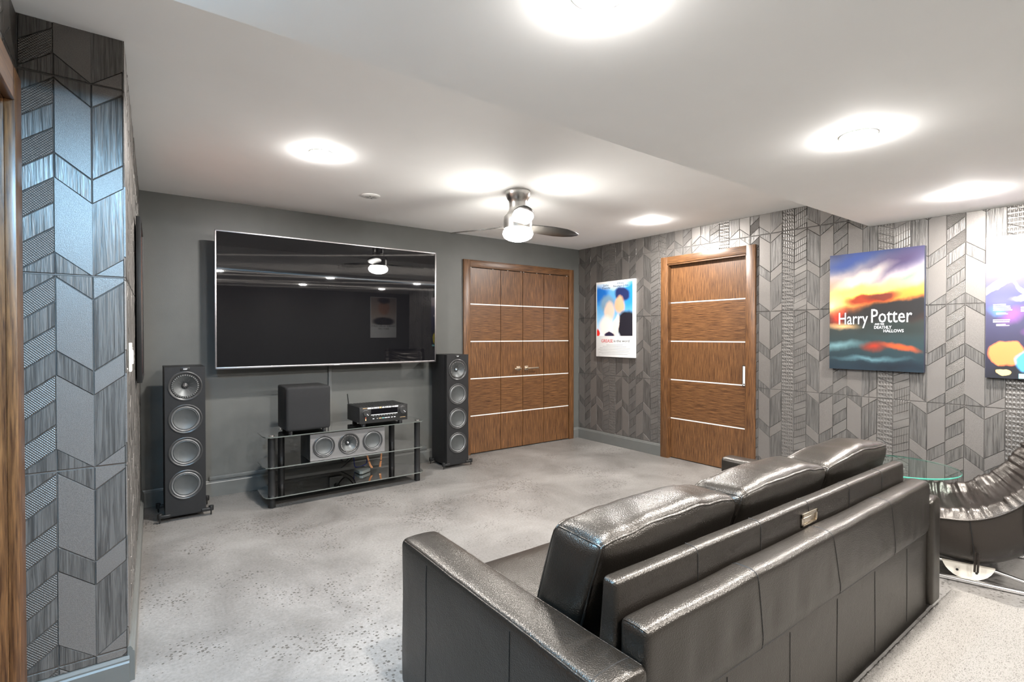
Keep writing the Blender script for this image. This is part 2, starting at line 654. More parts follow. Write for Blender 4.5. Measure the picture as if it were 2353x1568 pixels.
def softbox(c0, c1, r, n=(8, 8, 8), deform=None):
    """rounded box on a grid; returns (MB, map) where map takes a point of the sharp box"""
    c0, c1 = Vector(c0), Vector(c1)
    c = (c0 + c1) / 2
    h = (c1 - c0) / 2
    rr = min(r, min(h) * .999)

    def ax(hh, k):
        g = [-hh, -hh + .25 * rr, -hh + .55 * rr, -hh + rr]
        for i in range(1, k):
            g.append(-hh + rr + (2 * hh - 2 * rr) * i / k)
        g += [hh - rr, hh - .55 * rr, hh - .25 * rr, hh]
        return g
    gx, gy, gz = ax(h.x, n[0]), ax(h.y, n[1]), ax(h.z, n[2])

    def mp(q):
        q = Vector(q)
        inn = Vector((max(-h.x + rr, min(h.x - rr, q.x)), max(-h.y + rr, min(h.y - rr, q.y)), max(-h.z + rr, min(h.z - rr, q.z))))
        d = q - inn
        nrm = d.normalized() if d.length > 1e-9 else Vector((0, 0, 1))
        p = inn + nrm * rr
        a = Vector((q.x / h.x, q.y / h.y, q.z / h.z))
        p = p + c
        return deform(p, a, nrm) if deform else p
    mb = MB()
    idx = {}

    def vi(q):
        k = (round(q[0], 5), round(q[1], 5), round(q[2], 5))
        if k not in idx:
            idx[k] = len(mb.v)
            mb.v.append(mp(q))
        return idx[k]
    for s in (-h.x, h.x):
        for i in range(len(gy) - 1):
            for j in range(len(gz) - 1):
                mb.f.append((vi((s, gy[i], gz[j])), vi((s, gy[i + 1], gz[j])), vi((s, gy[i + 1], gz[j + 1])), vi((s, gy[i], gz[j + 1]))))
    for s in (-h.y, h.y):
        for i in range(len(gx) - 1):
            for j in range(len(gz) - 1):
                mb.f.append((vi((gx[i], s, gz[j])), vi((gx[i + 1], s, gz[j])), vi((gx[i + 1], s, gz[j + 1])), vi((gx[i], s, gz[j + 1]))))
    for s in (-h.z, h.z):
        for i in range(len(gx) - 1):
            for j in range(len(gy) - 1):
                mb.f.append((vi((gx[i], gy[j], s)), vi((gx[i + 1], gy[j], s)), vi((gx[i + 1], gy[j + 1], s)), vi((gx[i], gy[j + 1], s))))
    return mb, (lambda p: mp(Vector(p) - c))


def nz(x, y, z):
    return noise.noise(Vector((x, y, z)))


# ---------------------------------------------------------------- room shell
def struct(o, label, cat):
    return tag(o, label, cat, kind='structure')


struct(MB().box(XL - .25, XR + 1.1, YF - .25, YB + .25, -.12, 0).build('floor', 'floor', smooth=0),
       'light grey polished concrete floor with dark pits across the room', 'floor')
struct(MB().box(XL - .25, XR + .25, YS - .02, YB + .25, H, H + .1).build('ceiling', 'ceiling', smooth=0),
       'white flat ceiling above the screen and ceiling fan', 'ceiling')
struct(MB().box(XL - .25, XR + 1.1, YF - .25, YS, ZS, H + .1).build('ceiling_bulkhead', 'ceiling', smooth=0),
       'white dropped ceiling over the sofa with a straight edge', 'ceiling')
struct(MB().box(XL - .25, 2.92, YB, YB + .12, 0, H).box(4.385, XR + .25, YB, YB + .12, 0, H).box(2.92, 4.385, YB, YB + .12, 2.052, H)
       .box(2.8, 4.5, YB + .11, YB + .12, 0, H).build('wall_back', 'wall', smooth=0),
       'charcoal painted wall behind the large television', 'wall')
struct(MB().box(XL - .25, XR + 1.1, YF - .12, YF, 0, H).build('wall_front', 'wall', smooth=0),
       'charcoal painted wall behind the camera, facing the television', 'wall')

struct(MB().box(XR + .95, XR + 1.07, YF - .1, YA + .1, 0, H).box(XT0, XR + 1.07, YA, YA + .12, 0, H).build('wall_alcove', 'wall', smooth=0),
       'charcoal wall of the recess behind the camera on the right', 'wall')

# ---------------------------------------------------------------- relief wall panels
CW, PH, J0 = .1025, .695, .825         # strip width, panel height, one joint height
PP = PH / 2
UU = PP / 4
DR = .079
KINDS = {  # slope, list of (thickness in units, material) from the top line downwards; pitch in units
    'A': (-1, DR, [(1, 'wood'), (3, 'concrete')]),
    'B': (1, DR, [(1, 'concrete'), (3, 'wood')]),
    'C': (-1, .047, [(2 / 3, 'brick')] * 6),
    'D': (1, .047, [(2 / 3, 'rib')] * 6),
    'E': (-1, DR, [(1, 'concrete'), (3, 'wood')]),
    'F': (1, DR, [(1, 'wood'), (3, 'concrete')]),
    'G': (1, DR, [(1, 'wood'), (1, 'mesh'), (1, 'wood'), (1, 'mesh')]),
}
ORDER = 'ABCDEFG'


def clip(poly, a, b, cc):
    """keep a*x + b*y <= cc"""
    out = []
    for i in range(len(poly)):
        p, q = poly[i], poly[(i + 1) % len(poly)]
        dp, dq = a * p[0] + b * p[1] - cc, a * q[0] + b * q[1] - cc
        if dp <= 0:
            out.append(p)
        if (dp < 0) != (dq < 0) and abs(dp - dq) > 1e-12:
            t = dp / (dp - dq)
            out.append((p[0] + (q[0] - p[0]) * t, p[1] + (q[1] - p[1]) * t))
    return out


def cliprect(poly, r):
    for a, b, c in ((-1, 0, -r[0]), (1, 0, r[1]), (0, -1, -r[2]), (0, 1, r[3])):
        if len(poly) < 3:
            return []
        poly = clip(poly, a, b, c)
    return poly


def area2(poly):
    return .5 * sum(poly[i][0] * poly[(i + 1) % len(poly)][1] - poly[(i + 1) % len(poly)][0] * poly[i][1] for i in range(len(poly)))


def inset(poly, d):
    """inset a convex ccw polygon"""
    n = len(poly)
    out = poly
    for i in range(n):
        p, q = poly[i], poly[(i + 1) % n]
        ex, ey = q[0] - p[0], q[1] - p[1]
        l = math.hypot(ex, ey)
        if l < 1e-5:
            continue
        nx, ny = ey / l, -ex / l
        out = clip(out, nx, ny, nx * p[0] + ny * p[1] - d)
        if len(out) < 3:
            return []
    return out


def gen_tiles(s0, s1, z0, z1, sref, rot, holes=(), top=None):
    """relief pieces on a wall in (s, z); s runs to the right as seen. returns (poly, material)"""
    res = []
    k0 = int(math.floor((s0 - sref) / CW)) - 1
    k1 = int(math.ceil((s1 - sref) / CW)) + 1
    for k in range(k0, k1):
        kk = k if not rot else -k - 1
        sl, d, pat = KINDS[ORDER[kk % 7]]
        a0, a1 = sref + k * CW, sref + (k + 1) * CW
        if a1 <= s0 or a0 >= s1:
            continue
        for per in range(-4, 8):
            zt = J0 + per * PP
            off = 0.
            for th, mt in pat:
                t_, b_ = zt - off * UU, zt - (off + th) * UU
                off += th
                # unrotated corner heights: the low end of each line sits on zt
                l_t, r_t = (t_ + d, t_) if sl < 0 else (t_, t_ + d)
                l_b, r_b = (b_ + d, b_) if sl < 0 else (b_, b_ + d)
                if rot:
                    l_t, r_t, l_b, r_b = 2 * J0 - r_b, 2 * J0 - l_b, 2 * J0 - r_t, 2 * J0 - l_t
                poly = [(a0, l_b), (a1, r_b), (a1, r_t), (a0, l_t)]
                for jj in range(-2, 4):
                    q = cliprect(poly, (s0, s1, max(z0, J0 + jj * PH + .0015), min(z1, J0 + (jj + 1) * PH - .0015)))
                    if len(q) < 3 or abs(area2(q)) < 2e-5:
                        continue
                    parts = [q]
                    for h_ in holes:
                        nxt = []
                        for q_ in parts:
                            xs, zs = [p[0] for p in q_], [p[1] for p in q_]
                            if max(xs) > h_[0] and min(xs) < h_[1] and max(zs) > h_[2] and min(zs) < h_[3]:
                                for rr in ((-99, 99, h_[3], 99), (-99, h_[0], -99, h_[3]), (h_[1], 99, -99, h_[3])):
                                    c_ = cliprect(q_, rr)
                                    if len(c_) >= 3 and abs(area2(c_)) > 2e-5:
                                        nxt.append(c_)
                            else:
                                nxt.append(q_)
                        parts = nxt
                    if top:
                        nxt = []
                        for q_ in parts:
                            st, zt_ = top
                            for rr in ((-99, st, -99, 99), (st, 99, -99, zt_)):
                                c_ = cliprect(q_, rr)
                                if len(c_) >= 3 and abs(area2(c_)) > 2e-5:
                                    nxt.append(c_)
                        parts = nxt
                    for q_ in parts:
                        res.append((q_ if area2(q_) > 0 else q_[::-1], mt))
    return res


def tile_geo(poly, fn, h):
    bot = inset(poly, .0004)
    tp = inset(poly, .0028)
    if len(bot) < 3 or len(tp) != len(bot):
        tp = bot
    if len(tp) < 3:
        return None
    n = len(bot)
    v = [fn(a, b, 0) for a, b in bot] + [fn(a, b, h) for a, b in tp]
    f = [tuple(range(n, 2 * n))] + [(i, (i + 1) % n, n + (i + 1) % n, n + i) for i in range(n)]
    return v, f


def lay_tiles(parent, tiles, fn, limit, rest_label):
    rnd = random.Random(3)
    scored = []
    for poly, mt in tiles:
        h = .0034 + rnd.random() * .0022
        pts = [proj(fn(a, b, h)) for a, b in poly]
        ar = 0
        if all(p is not None for p in pts):
            cxs, cys = sum(p[0] for p in pts) / len(pts), sum(p[1] for p in pts) / len(pts)
            if 0 <= cxs <= 2353 and 0 <= cys <= 1568:
                ar = abs(area2(pts))
        scored.append((ar, poly, mt, h))
    scored.sort(key=lambda t: -t[0])
    rest = {}
    for i, (ar, poly, mt, h) in enumerate(scored):
        g = tile_geo(poly, fn, h)
        if g is None:
            continue
        if i < limit and ar > 60:
            MB().add(*g).build('tile', 't_' + mt, parent, smooth=0)
        else:
            rest.setdefault(mt, MB()).add(*g)
    if rest:
        # one joined object carrying the pieces past the limit
        v, f, mi = [], [], []
        mats = list(rest)
        for i, k in enumerate(mats):
            o = len(v)
            v += rest[k].v
            f += [tuple(a + o for a in q) for q in rest[k].f]
            mi += [i] * len(rest[k].f)
        me = bpy.data.meshes.new('tile_field')
        me.from_pydata(v, [], f)
        me.polygons.foreach_set('material_index', mi)
        for k in mats:
            me.materials.append(M['t_' + k])
        me.update()
        bm = bmesh.new()
        bm.from_mesh(me)
        bmesh.ops.recalc_face_normals(bm, faces=bm.faces)
        bm.to_mesh(me)
        bm.free()
        o = bpy.data.objects.new('tile_field', me)
        COL.objects.link(o)
        o.parent = parent
        tag(o, kind='stuff')


# right wall: s = -y
XT = XR + .006
fn_r = lambda s, z, d: Vector((XT - d, -s, z))
D2 = (2.53, 3.40, 2.055)      # doorway of the right wall: y0, y1, height
wr = MB().box(XT, XT + .15, 3.40, YB, 0, H).box(XT, XT + .15, YA, 2.53, 0, H).box(XT, XT + .15, 2.53, 3.40, 2.055, H).box(XT + .13, XT + .15, 2.4, 3.5, 0, H).build('wall_right', 'grout', smooth=0)
struct(wr, 'bronze grey wall of raised chevron panels with the posters', 'wall')
hole = (-3.42, -2.49, 0, 2.09)
tl = gen_tiles(-YB, -2.409, .132, H, -3.930 - 7 * CW, True, [hole])
tl += gen_tiles(-2.409, -YA, .132, H, -2.409, False, [hole], top=(-YS, ZS))
lay_tiles(wr, tl, fn_r, 300, '')

# pier and left walls
wp = MB().box(XL - .2, -.037, PY + .006, PY + .05, 0, H).build('wall_pier', 'grout', smooth=0)
struct(wp, 'end face of the left wall clad in large chevron panels, lit bluish', 'wall')
fn_p = lambda s, z, d: Vector((s, PY + .006 - d, z))
tl = gen_tiles(XL, -.036, .10, H, -.127 - CW, False)
lay_tiles(wp, tl, fn_p, 300, '')
# left wall running back from the pier to the screen wall
A0, A1 = Vector((-.034, PY + .0, 0)), Vector((.018, YB, 0))
dl = (A1 - A0).normalized()
nl = Vector((dl.y, -dl.x, 0))
LL = (A1 - A0).length
wl = MB()
AB = A0 + dl * .012
wl.add([AB, A1, A1 - nl * .1, AB - nl * .1, AB + Vector((0, 0, H)), A1 + Vector((0, 0, H)), A1 - nl * .1 + Vector((0, 0, H)), AB - nl * .1 + Vector((0, 0, H))],
       [(0, 1, 2, 3), (4, 7, 6, 5), (0, 4, 5, 1), (1, 5, 6, 2), (2, 6, 7, 3), (3, 7, 4, 0)])
wl = wl.build('wall_left', 'grout', smooth=0)
struct(wl, 'left wall of chevron panels seen edge-on beside the floor speaker', 'wall')
fn_l = lambda s, z, d: A0 + dl * s + nl * (d - .002) + Vector((0, 0, z))
lay_tiles(wl, gen_tiles(0, LL, .132, H, 0, False), fn_l, 0, '')
# near left wall with the door frame
wn = MB().box(XL - .15, XL - .006, PY - .1, PY + .05, 0, H).box(XL - .15, XL - .006, YF, 1.30, 0, H).box(XL - .15, XL - .006, 1.30, PY, 2.05, H).build('wall_entry', 'grout', smooth=0)
struct(wn, 'short wall at the far left with a wood door frame and chevron panels above', 'wall')
fn_n = lambda s, z, d: Vector((XL - .006 + d, s, z))
lay_tiles(wn, gen_tiles(YF, PY, .132, H, 2.394 - 3 * CW, True, [(1.28, 2.30, 0, 2.10)], top=(99, 99)), fn_n, 12, '')


# baseboards
def baseboard(name, label, p0, p1, nrm, h=.132, t=.016):
    p0, p1, nrm = Vector(p0), Vector(p1), Vector(nrm)
    prof = [(0, 0), (t, 0), (t, h - .022), (t * .75, h - .016), (t * .75, h - .010), (t * .45, h), (0, h)]
    n = len(prof)
    v = [p + nrm * a + Vector((0, 0, b)) for p in (p0, p1) for a, b in prof]
    f = [tuple(range(n)), tuple(range(2 * n - 1, n - 1, -1))] + [(i, (i + 1) % n, n + (i + 1) % n, n + i) for i in range(n)]
    struct(MB().add(v, f).build(name, 'base', smooth=20), label, 'baseboard')


baseboard('baseboard_back', 'charcoal baseboard along the screen wall behind the speakers', (.02, YB, 0), (2.84, YB, 0), (0, -1, 0))
baseboard('baseboard_back.001', 'short charcoal baseboard between double door and room corner', (4.452, YB, 0), (XR, YB, 0), (0, -1, 0))
baseboard('baseboard_right', 'charcoal baseboard under the white-bordered poster by the corner', (XT, 3.474, 0), (XT, YB, 0), (-1, 0, 0), t=.022)
baseboard('baseboard_right.001', 'charcoal baseboard on the panelled wall behind the sofa', (XT, YA, 0), (XT, 2.433, 0), (-1, 0, 0), t=.022)
baseboard('baseboard_left', 'charcoal baseboard running along the edge-on left wall', A0 + nl * -.002, A1 + nl * -.002, nl, t=.022)
baseboard('baseboard_pier', 'grey baseboard at the foot of the panelled pier', (XL, PY + .006, 0), (-.03, PY + .006, 0), (0, -1, 0), h=.10, t=.022)


# ---------------------------------------------------------------- doors
def door1():
    d = thing('door_1', (3.65, YB, 0), 'four-leaf brown veneer folding door with pale metal strips beside the television', 'door', kind='structure')
    xs = [2.926, 3.336, 3.653, 3.973, 4.377]
    zs = [.012, .4226, .831, 1.2398, 1.6492, 2.046]
    y0, y1 = YB - .008, YB + .03
    for i in range(4):
        a, b = xs[i] + .003, xs[i + 1] - .003
        leaf = MB().box(a, b, y0 + .004, y1, zs[0], zs[-1]).build('leaf', 'wood_v', d, smooth=0)
        for k in range(5):
            MB().box(a + .0005, b - .0005, y0, y0 + .006, zs[k] + (.0055 if k else 0), zs[k + 1] - (.0055 if k < 4 else 0)).build('panel', 'wood_v' if k % 2 == 0 else 'wood_h', leaf, smooth=0)
        for k in range(1, 5):
            MB().box(a, b, y0 - .0005, y0 + .006, zs[k] - .0055, zs[k] + .0055).build('metal_strip', 'strip', leaf, smooth=0)
        if i in (1, 2):
            sg = -1 if i == 1 else 1
            xc = 3.583 if i == 1 else 3.700
            hb = MB().box(xc - .025, xc + .025, y0 - .009, y0, .897, .947).build('handle_plate', 'nickel', leaf, bevel=.002)
            mb = MB().cyl((xc, y0 - .006, .922), (xc, y0 - .05, .922), .009)
            x0_, x1_ = sorted((xc - sg * .010, xc + sg * (.085 if i == 1 else .15)))
            mb.box(x0_, x1_, y0 - .058, y0 - .046, .914, .930)
            mb.build('lever_handle', 'nickel', leaf, bevel=.002)
        for px in ((a + .015, b - .1) if i in (0, 2) else (a + .1, b - .02)):
            MB().cyl((px, y0 + .01, 2.046), (px, y0 + .01, 2.053), .006, 8).build('pivot_pin', 'white', leaf)
    t = thing('trim_1', (3.65, YB, 0), 'brown wood casing around the four-leaf folding door', 'door casing', kind='structure')
    MB().box(2.839, 2.924, YB - .022, YB + .0, 0, 2.131).build('side_casing', 'wood_v', t, bevel=.002)
    MB().box(4.379, 4.454, YB - .022, YB + .0, 0, 2.131).build('side_casing', 'wood_v', t, bevel=.002)
    MB().box(2.924, 4.379, YB - .020, YB + .0, 2.053, 2.131).build('head_casing', 'wood_h', t, bevel=.002)
    MB().box(2.92, 4.385, YB + .032, YB + .08, 0, 2.055).build('jamb_liner', 'black', t, smooth=0)


def door2():
    d = thing('door_2', (XR + .04, 2.96, 0), 'single brown veneer sliding door with a white flush pull in the panelled wall', 'door', kind='structure')
    x0 = XR + .040
    zs = [.008, .4245, .8352, 1.2435, 1.6518, 2.06]
    a, b = 2.50, 3.41
    ya, yb = 2.522, 3.392
    leaf = MB().box(x0 + .004, x0 + .04, a, b, zs[0], zs[-1]).build('leaf', 'wood_v', d, smooth=0)
    for k in range(5):
        MB().box(x0, x0 + .006, a, b, zs[k] + (.0055 if k else 0), zs[k + 1] - (.0055 if k < 4 else 0)).build('panel', 'wood_v' if k % 2 == 0 else 'wood_h', leaf, smooth=0)
    for k in range(1, 5):
        MB().box(x0 - .0005, x0 + .006, a, b, zs[k] - .0055, zs[k] + .0055).build('metal_strip', 'strip', leaf, smooth=0)
    fp = MB()
    y0, y1, z0, z1 = 2.548, 2.584, .826, 1.022
    fp.box(x0 - .004, x0 + .001, y0, y0 + .006, z0, z1).box(x0 - .004, x0 + .001, y1 - .006, y1, z0, z1).box(x0 - .004, x0 + .001, y0, y1, z0, z0 + .006).box(x0 - .004, x0 + .001, y0, y1, z1 - .006, z1)
    fp = fp.build('pull_frame', 'chrome', leaf, smooth=0)
    MB().box(x0 - .002, x0 + .001, y0 + .006, y1 - .006, z0 + .006, z1 - .006).build('pull_plate', 'white', leaf, smooth=0)
    MB().cyl((x0 - .001, 2.566, z0 + .02), (x0 - .006, 2.566, z0 + .02), .007, 12).build('lock_knob', 'chrome', leaf)
    t = thing('trim_2', (XR, 2.96, 0), 'brown wood casing and jamb around the sliding door', 'door casing', kind='structure')
    xa, xb = XR - .020, XR + .007
    MB().box(xa, xb, 3.392, 3.4725, 0, 2.137).build('side_casing', 'wood_v', t, bevel=.002)
    MB().box(xa, xb, 2.434, 2.520, 0, 2.137).build('side_casing', 'wood_v', t, bevel=.002)
    MB().box(xa, xb, 2.520, 3.392, 2.062, 2.137).build('head_casing', 'wood_h', t, bevel=.002)
    MB().box(XR - .012, XR + .036, 3.383, 3.4, 0, 2.062).build('side_jamb', 'wood_v', t, smooth=0)
    MB().box(XR - .012, XR + .036, 2.512, 2.53, 0, 2.062).build('side_jamb', 'wood_v', t, smooth=0)
    MB().box(XR - .012, XR + .036, 2.512, 3.4, 2.048, 2.066).build('head_jamb', 'wood_h', t, smooth=0)


def door3():
    t = thing('trim_3', (XL, 1.75, 0), 'wood door casing at the far left edge beside the panelled pier', 'door casing', kind='structure')
    xa, xb = XL - .006, -.300
    MB().box(xa, xb, 2.202, 2.308, 0, 2.14).build('side_casing', 'wood_v', t, bevel=.003)
    MB().box(xa, xb, 1.29, 1.40, 0, 2.14).build('side_casing', 'wood_v', t, bevel=.003)
    MB().box(xa, xb - .001, 1.40, 2.202, 2.037, 2.14).build('head_casing', 'wood_h', t, bevel=.003)
    MB().box(XL - .1, XL - .006, 2.200, 2.294, 0, 2.05).build('side_jamb', 'wood_v', t, smooth=0)
    MB().box(XL - .1, XL - .006, 1.30, 1.402, 0, 2.05).build('side_jamb', 'wood_v', t, smooth=0)
    MB().box(XL - .1, XL - .006, 1.40, 2.2, 2.035, 2.06).build('head_jamb', 'wood_h', t, smooth=0)
    d = thing('door_3', (XL - .05, 1.75, 0), 'closed brown veneer door inside the far left frame', 'door', kind='structure')
    MB().box(XL - .09, XL - .045, 1.405, 2.197, .01, 2.033).build('leaf', 'wood_v', d, smooth=0)


door1()
door2()
door3()


# ---------------------------------------------------------------- lamps and ceiling fittings
def downlight(x, y, z, label, col=DOWN_COL, st=DOWN_W):
    t = thing('recessed_downlight', (x, y, z), label, 'ceiling light', 'recessed ceiling lights')
    MB().lathe([(.061, .0), (.061, -.004), (.068, -.003), (.072, -.001), (.072, .002), (.061, .002)], (x, y, z), n=40, cap=False).build('trim_ring', 'white', t)
    key = 'lens_%.2f_%.2f' % (col[0], st)
    if key not in M:
        M[key] = emis(key, col, st)
    MB().lathe([(.061, -.002), (.058, -.008), (.040, -.012), (.0001, -.0135)], (x, y, z), n=14, cap=False).build('glowing_lens', key, t)
    return t


downlight(.899, 3.154, H, 'glowing recessed light on the ceiling above the television')
downlight(3.963, 3.152, H, 'glowing recessed light on the ceiling beyond the fan, above the sliding door')
downlight(.918, .885, ZS, 'glowing recessed light cut by the top edge of the picture')
downlight(2.444, .870, ZS, 'glowing recessed light in the dropped ceiling above the sofa')
downlight(3.942, .840, ZS, 'glowing recessed light in the dropped ceiling near the posters')
downlight(.92, -.75, ZS, 'recessed light behind the camera, on its left')
downlight(2.44, -.75, ZS, 'recessed light behind the camera, in the middle of the row')
downlight(3.94, -.75, ZS, 'recessed light behind the camera, by the right wall')
downlight(-.10, 1.27, ZS, 'cool bluish recessed light above the entry door, over the top left of the picture', COOL_COL, COOL_W)

t = thing('air_valve', (1.483, 3.882, H), 'round white slotted disc on the ceiling above the television', 'ceiling vent')
MB().lathe([(.0001, -.012), (.045, -.012), (.060, -.010), (.070, -.004), (.072, .001)], (1.483, 3.882, H), n=40, cap=False).build('disc', 'white', t)
for k in range(6):
    a = k * math.pi / 3
    p = Vector((1.483, 3.882, H - .013))
    d = Vector((math.cos(a), math.sin(a), 0))
    e = Vector((-d.y, d.x, 0)) * .006
    MB().add([p + d * .014 + e, p + d * .046 + e, p + d * .046 - e, p + d * .014 - e], [(0, 1, 2, 3)]).build('slot', 'ink_grey', t, smooth=0)


def fan():
    c = Vector((2.339, 3.104, H))
    t = thing('ceiling_fan', c, 'brushed steel ceiling fan with dark blades and a glowing globe', 'ceiling fan')
    MB().lathe([(.094, .0), (.096, -.012), (.092, -.035), (.080, -.062), (.070, -.074), (.066, -.10), (.066, -.13)], c, n=48).build('canopy', 'steel', t)
    MB().lathe([(.066, -.125), (.070, -.150), (.090, -.175), (.106, -.195), (.108, -.225), (.108, -.285), (.100, -.292)], c, n=48).build('motor_housing', 'steel', t)
    M['globe'] = emis('glowing_opal_glass', (1., .96, .9), FAN_W)
    MB().lathe([(.099, -.290), (.112, -.305), (.116, -.325), (.105, -.350), (.078, -.368), (.04, -.379), (.0001, -.382)], c, n=40, cap=False).build('globe', 'globe', t)
    for ang in (-3, 117, 237):
        a = R_(ang)
        d = Vector((math.cos(a), math.sin(a), 0))
        e = Vector((-d.y, d.x, 0))
        # outline in (along, across)
        lead = [(.09, .045), (.16, .066), (.28, .082), (.40, .086), (.50, .074), (.57, .050), (.605, .018)]
        trail = [(.60, -.005), (.54, -.034), (.44, -.058), (.30, -.064), (.18, -.056), (.09, -.040)]
        pitch = R_(-13)

        def f3(u, v, q):
            return c + Vector((0, 0, -.262)) + d * u + e * (v * math.cos(pitch)) + Vector((0, 0, v * math.sin(pitch) + q))
        MB().prism(lead + trail, f3, -.004, .004).build('blade', 'blade', t, bevel=.002)
        MB().prism([(.07, .03), (.15, .02), (.15, -.02), (.07, -.03)], f3, .004, .010).build('blade_iron', 'steel', t, bevel=.002)


fan()


# ---------------------------------------------------------------- television
def television():
    x0, x1, z0, z1 = .483, 2.379, 1.0437, 2.119
    xc, zc = (x0 + x1) / 2, (z0 + z1) / 2
    Wd, Hd = (x1 - x0) / 2, (z1 - z0) / 2
    t = thing('television', (xc, 4.50, zc), 'very large black flat television with a thin silver frame on the wall', 'television', rot=(.009, 0, 0))
    b = .012
    MB().box(-Wd + .003, Wd - .003, .006, .04, -Hd + .003, Hd - .003).build('back_housing', 'black_matt', t, local=True, bevel=.004)
    MB().box(-Wd * .7, Wd * .7, .04, .065, -Hd * .6, Hd * .4).build('electronics_cover', 'black_matt', t, local=True, bevel=.01)
    sc = MB().box(-Wd + b, Wd - b, .001, .006, -Hd + b, Hd - b).build('screen', screen_mat(), t, local=True, smooth=0)
    uv = sc.data.uv_layers.new(name='UVMap')
    for lp in sc.data.loops:
        co = sc.data.vertices[lp.vertex_index].co
        uv.data[lp.index].uv = (co.x, co.z)
    for nme, a0, a1, c0, c1 in (('l', -Wd, -Wd + b, -Hd, Hd), ('r', Wd - b, Wd, -Hd, Hd), ('b', -Wd, Wd, -Hd, -Hd + b * 1.3), ('t', -Wd, Wd, Hd - b, Hd)):
        MB().box(a0, a1, -.003, .008, c0, c1).build('frame_bar', 'bezel', t, local=True, bevel=.002)
    text('maker_lettering', 'SONY', (-.045, -.0035, -Hd + .003), (1, 0, 0), (0, 0, 1), .013, 'ink_white', t, local=True, width=.05)
    mb = MB().box(-.30, .30, .065, .08, -.2, .2).box(-.05, .05, .08, .24, -.05, .05).box(-.2, .2, .235, .252, -.12, .12)
    mb.build('wall_bracket', 'black', t, local=True, bevel=.003)


television()

# cable covers on the wall
o = MB().box(1.408, 1.440, YB - .018, YB, .165, 1.30).build('cable_cover', 'base', bevel=.003, origin=(1.424, YB, .165))
tag(o, 'slim upright cable cover painted charcoal below the television', 'cable cover')
o = MB().box(.462, 2.40, YB - .022, YB, .134, .166).build('cable_cover', 'base', bevel=.003, origin=(1.4, YB, .134))
tag(o, 'long level cable cover just above the baseboard behind the glass stand', 'cable cover')


# ---------------------------------------------------------------- loudspeakers
def driver(parent, c, r, kind):
    """round driver on a -y facing baffle at c"""
    c = Vector(c)
    ax = (0, -1, 0)
    if kind == 'coax':
        rg = MB().lathe([(r, 0), (r, .004), (r * .95, .006), (r * .86, .003), (r * .83, -.001)], c, ax, 48, cap=False).build('outer_ring', 'ring', parent)
        MB().lathe([(r * .83, -.001), (r * .80, .003), (r * .70, .003), (r * .68, .0)], c, ax, 48, cap=False).build('surround', 'ring', parent)
        co = MB().lathe([(r * .69, .002), (r * .55, -.006), (r * .36, -.018), (r * .22, -.030), (r * .2, -.032)], c, ax, 48, cap=False).build('coaxial_cone', 'cone', parent)
        mb = MB()
        for k in range(36):
            a = 2 * math.pi * k / 36
            d = Vector((math.cos(a), 0, math.sin(a)))
            e = Vector((-d.z, 0, d.x))
            p = c + d * r * .75
            f = Vector((0, -1, 0))
            w_ = r * .032
            q = r * .045
            vs_ = [p + d * sx * q + e * sy * w_ + f * (.0028 + (.003 if top else 0)) for top in (0, 1) for sx in (-1, 1) for sy in (-1, 1)]
            mb.add(vs_, [(4, 5, 7, 6), (0, 1, 5, 4), (2, 6, 7, 3), (0, 4, 6, 2), (1, 3, 7, 5)])
        o_ = mb.build('serrated_ring', 'chrome', parent, smooth=0)
        MB().lathe([(r * .2, -.032), (r * .2, -.028), (r * .14, -.024), (.0001, -.022)], c, ax, 24, cap=False).build('tweeter_dome', 'black', parent)
        mb = MB()
        for k in range(9):
            a = 2 * math.pi * k / 9
            d = Vector((math.cos(a), 0, math.sin(a)))
            e = Vector((-d.z, 0, d.x)) * .0016
            f = Vector((0, -1, 0))
            p0 = c + d * r * .02 + f * -.012
            p1 = c + d * r * .17 + f * -.024
            mb.add([p0 + e, p0 - e, p1 - e * .6, p1 + e * .6, p0 + e - f * .01, p0 - e - f * .01, p1 - e - f * .01, p1 + e - f * .01],
                   [(0, 1, 2, 3), (0, 4, 5, 1), (2, 6, 7, 3), (1, 5, 6, 2), (0, 3, 7, 4)])
        mb.build('phase_vanes', 'chrome', parent, smooth=0)
        mb = MB()
        for k in range(9):
            a = 2 * math.pi * (k + .5) / 9
            d = Vector((math.cos(a), 0, math.sin(a)))
            f = Vector((0, -1, 0))
            mb.tube([c + d * r * .30 + f * -.0215, c + d * r * .52 + f * -.0075], .0009, 4)
        mb.build('cone_ribs', 'roll', parent, smooth=0)
    else:
        MB().lathe([(r, 0), (r, .004), (r * .95, .006), (r * .87, .003), (r * .85, -.001)], c, ax, 48, cap=False).build('outer_ring', 'ring', parent)
        MB().lathe([(r * .86, -.001), (r * .84, .004), (r * .80, .007), (r * .76, .004), (r * .74, -.001)], c, ax, 48, cap=False).build('rubber_roll', 'roll', parent)
        MB().lathe([(r * .75, -.001), (r * .70, .001), (r * .69, -.002), (r * .5, -.0085), (r * .25, -.0125), (.0001, -.0135)], c, ax, 48, cap=False).build('dish_cone', 'cone', parent)


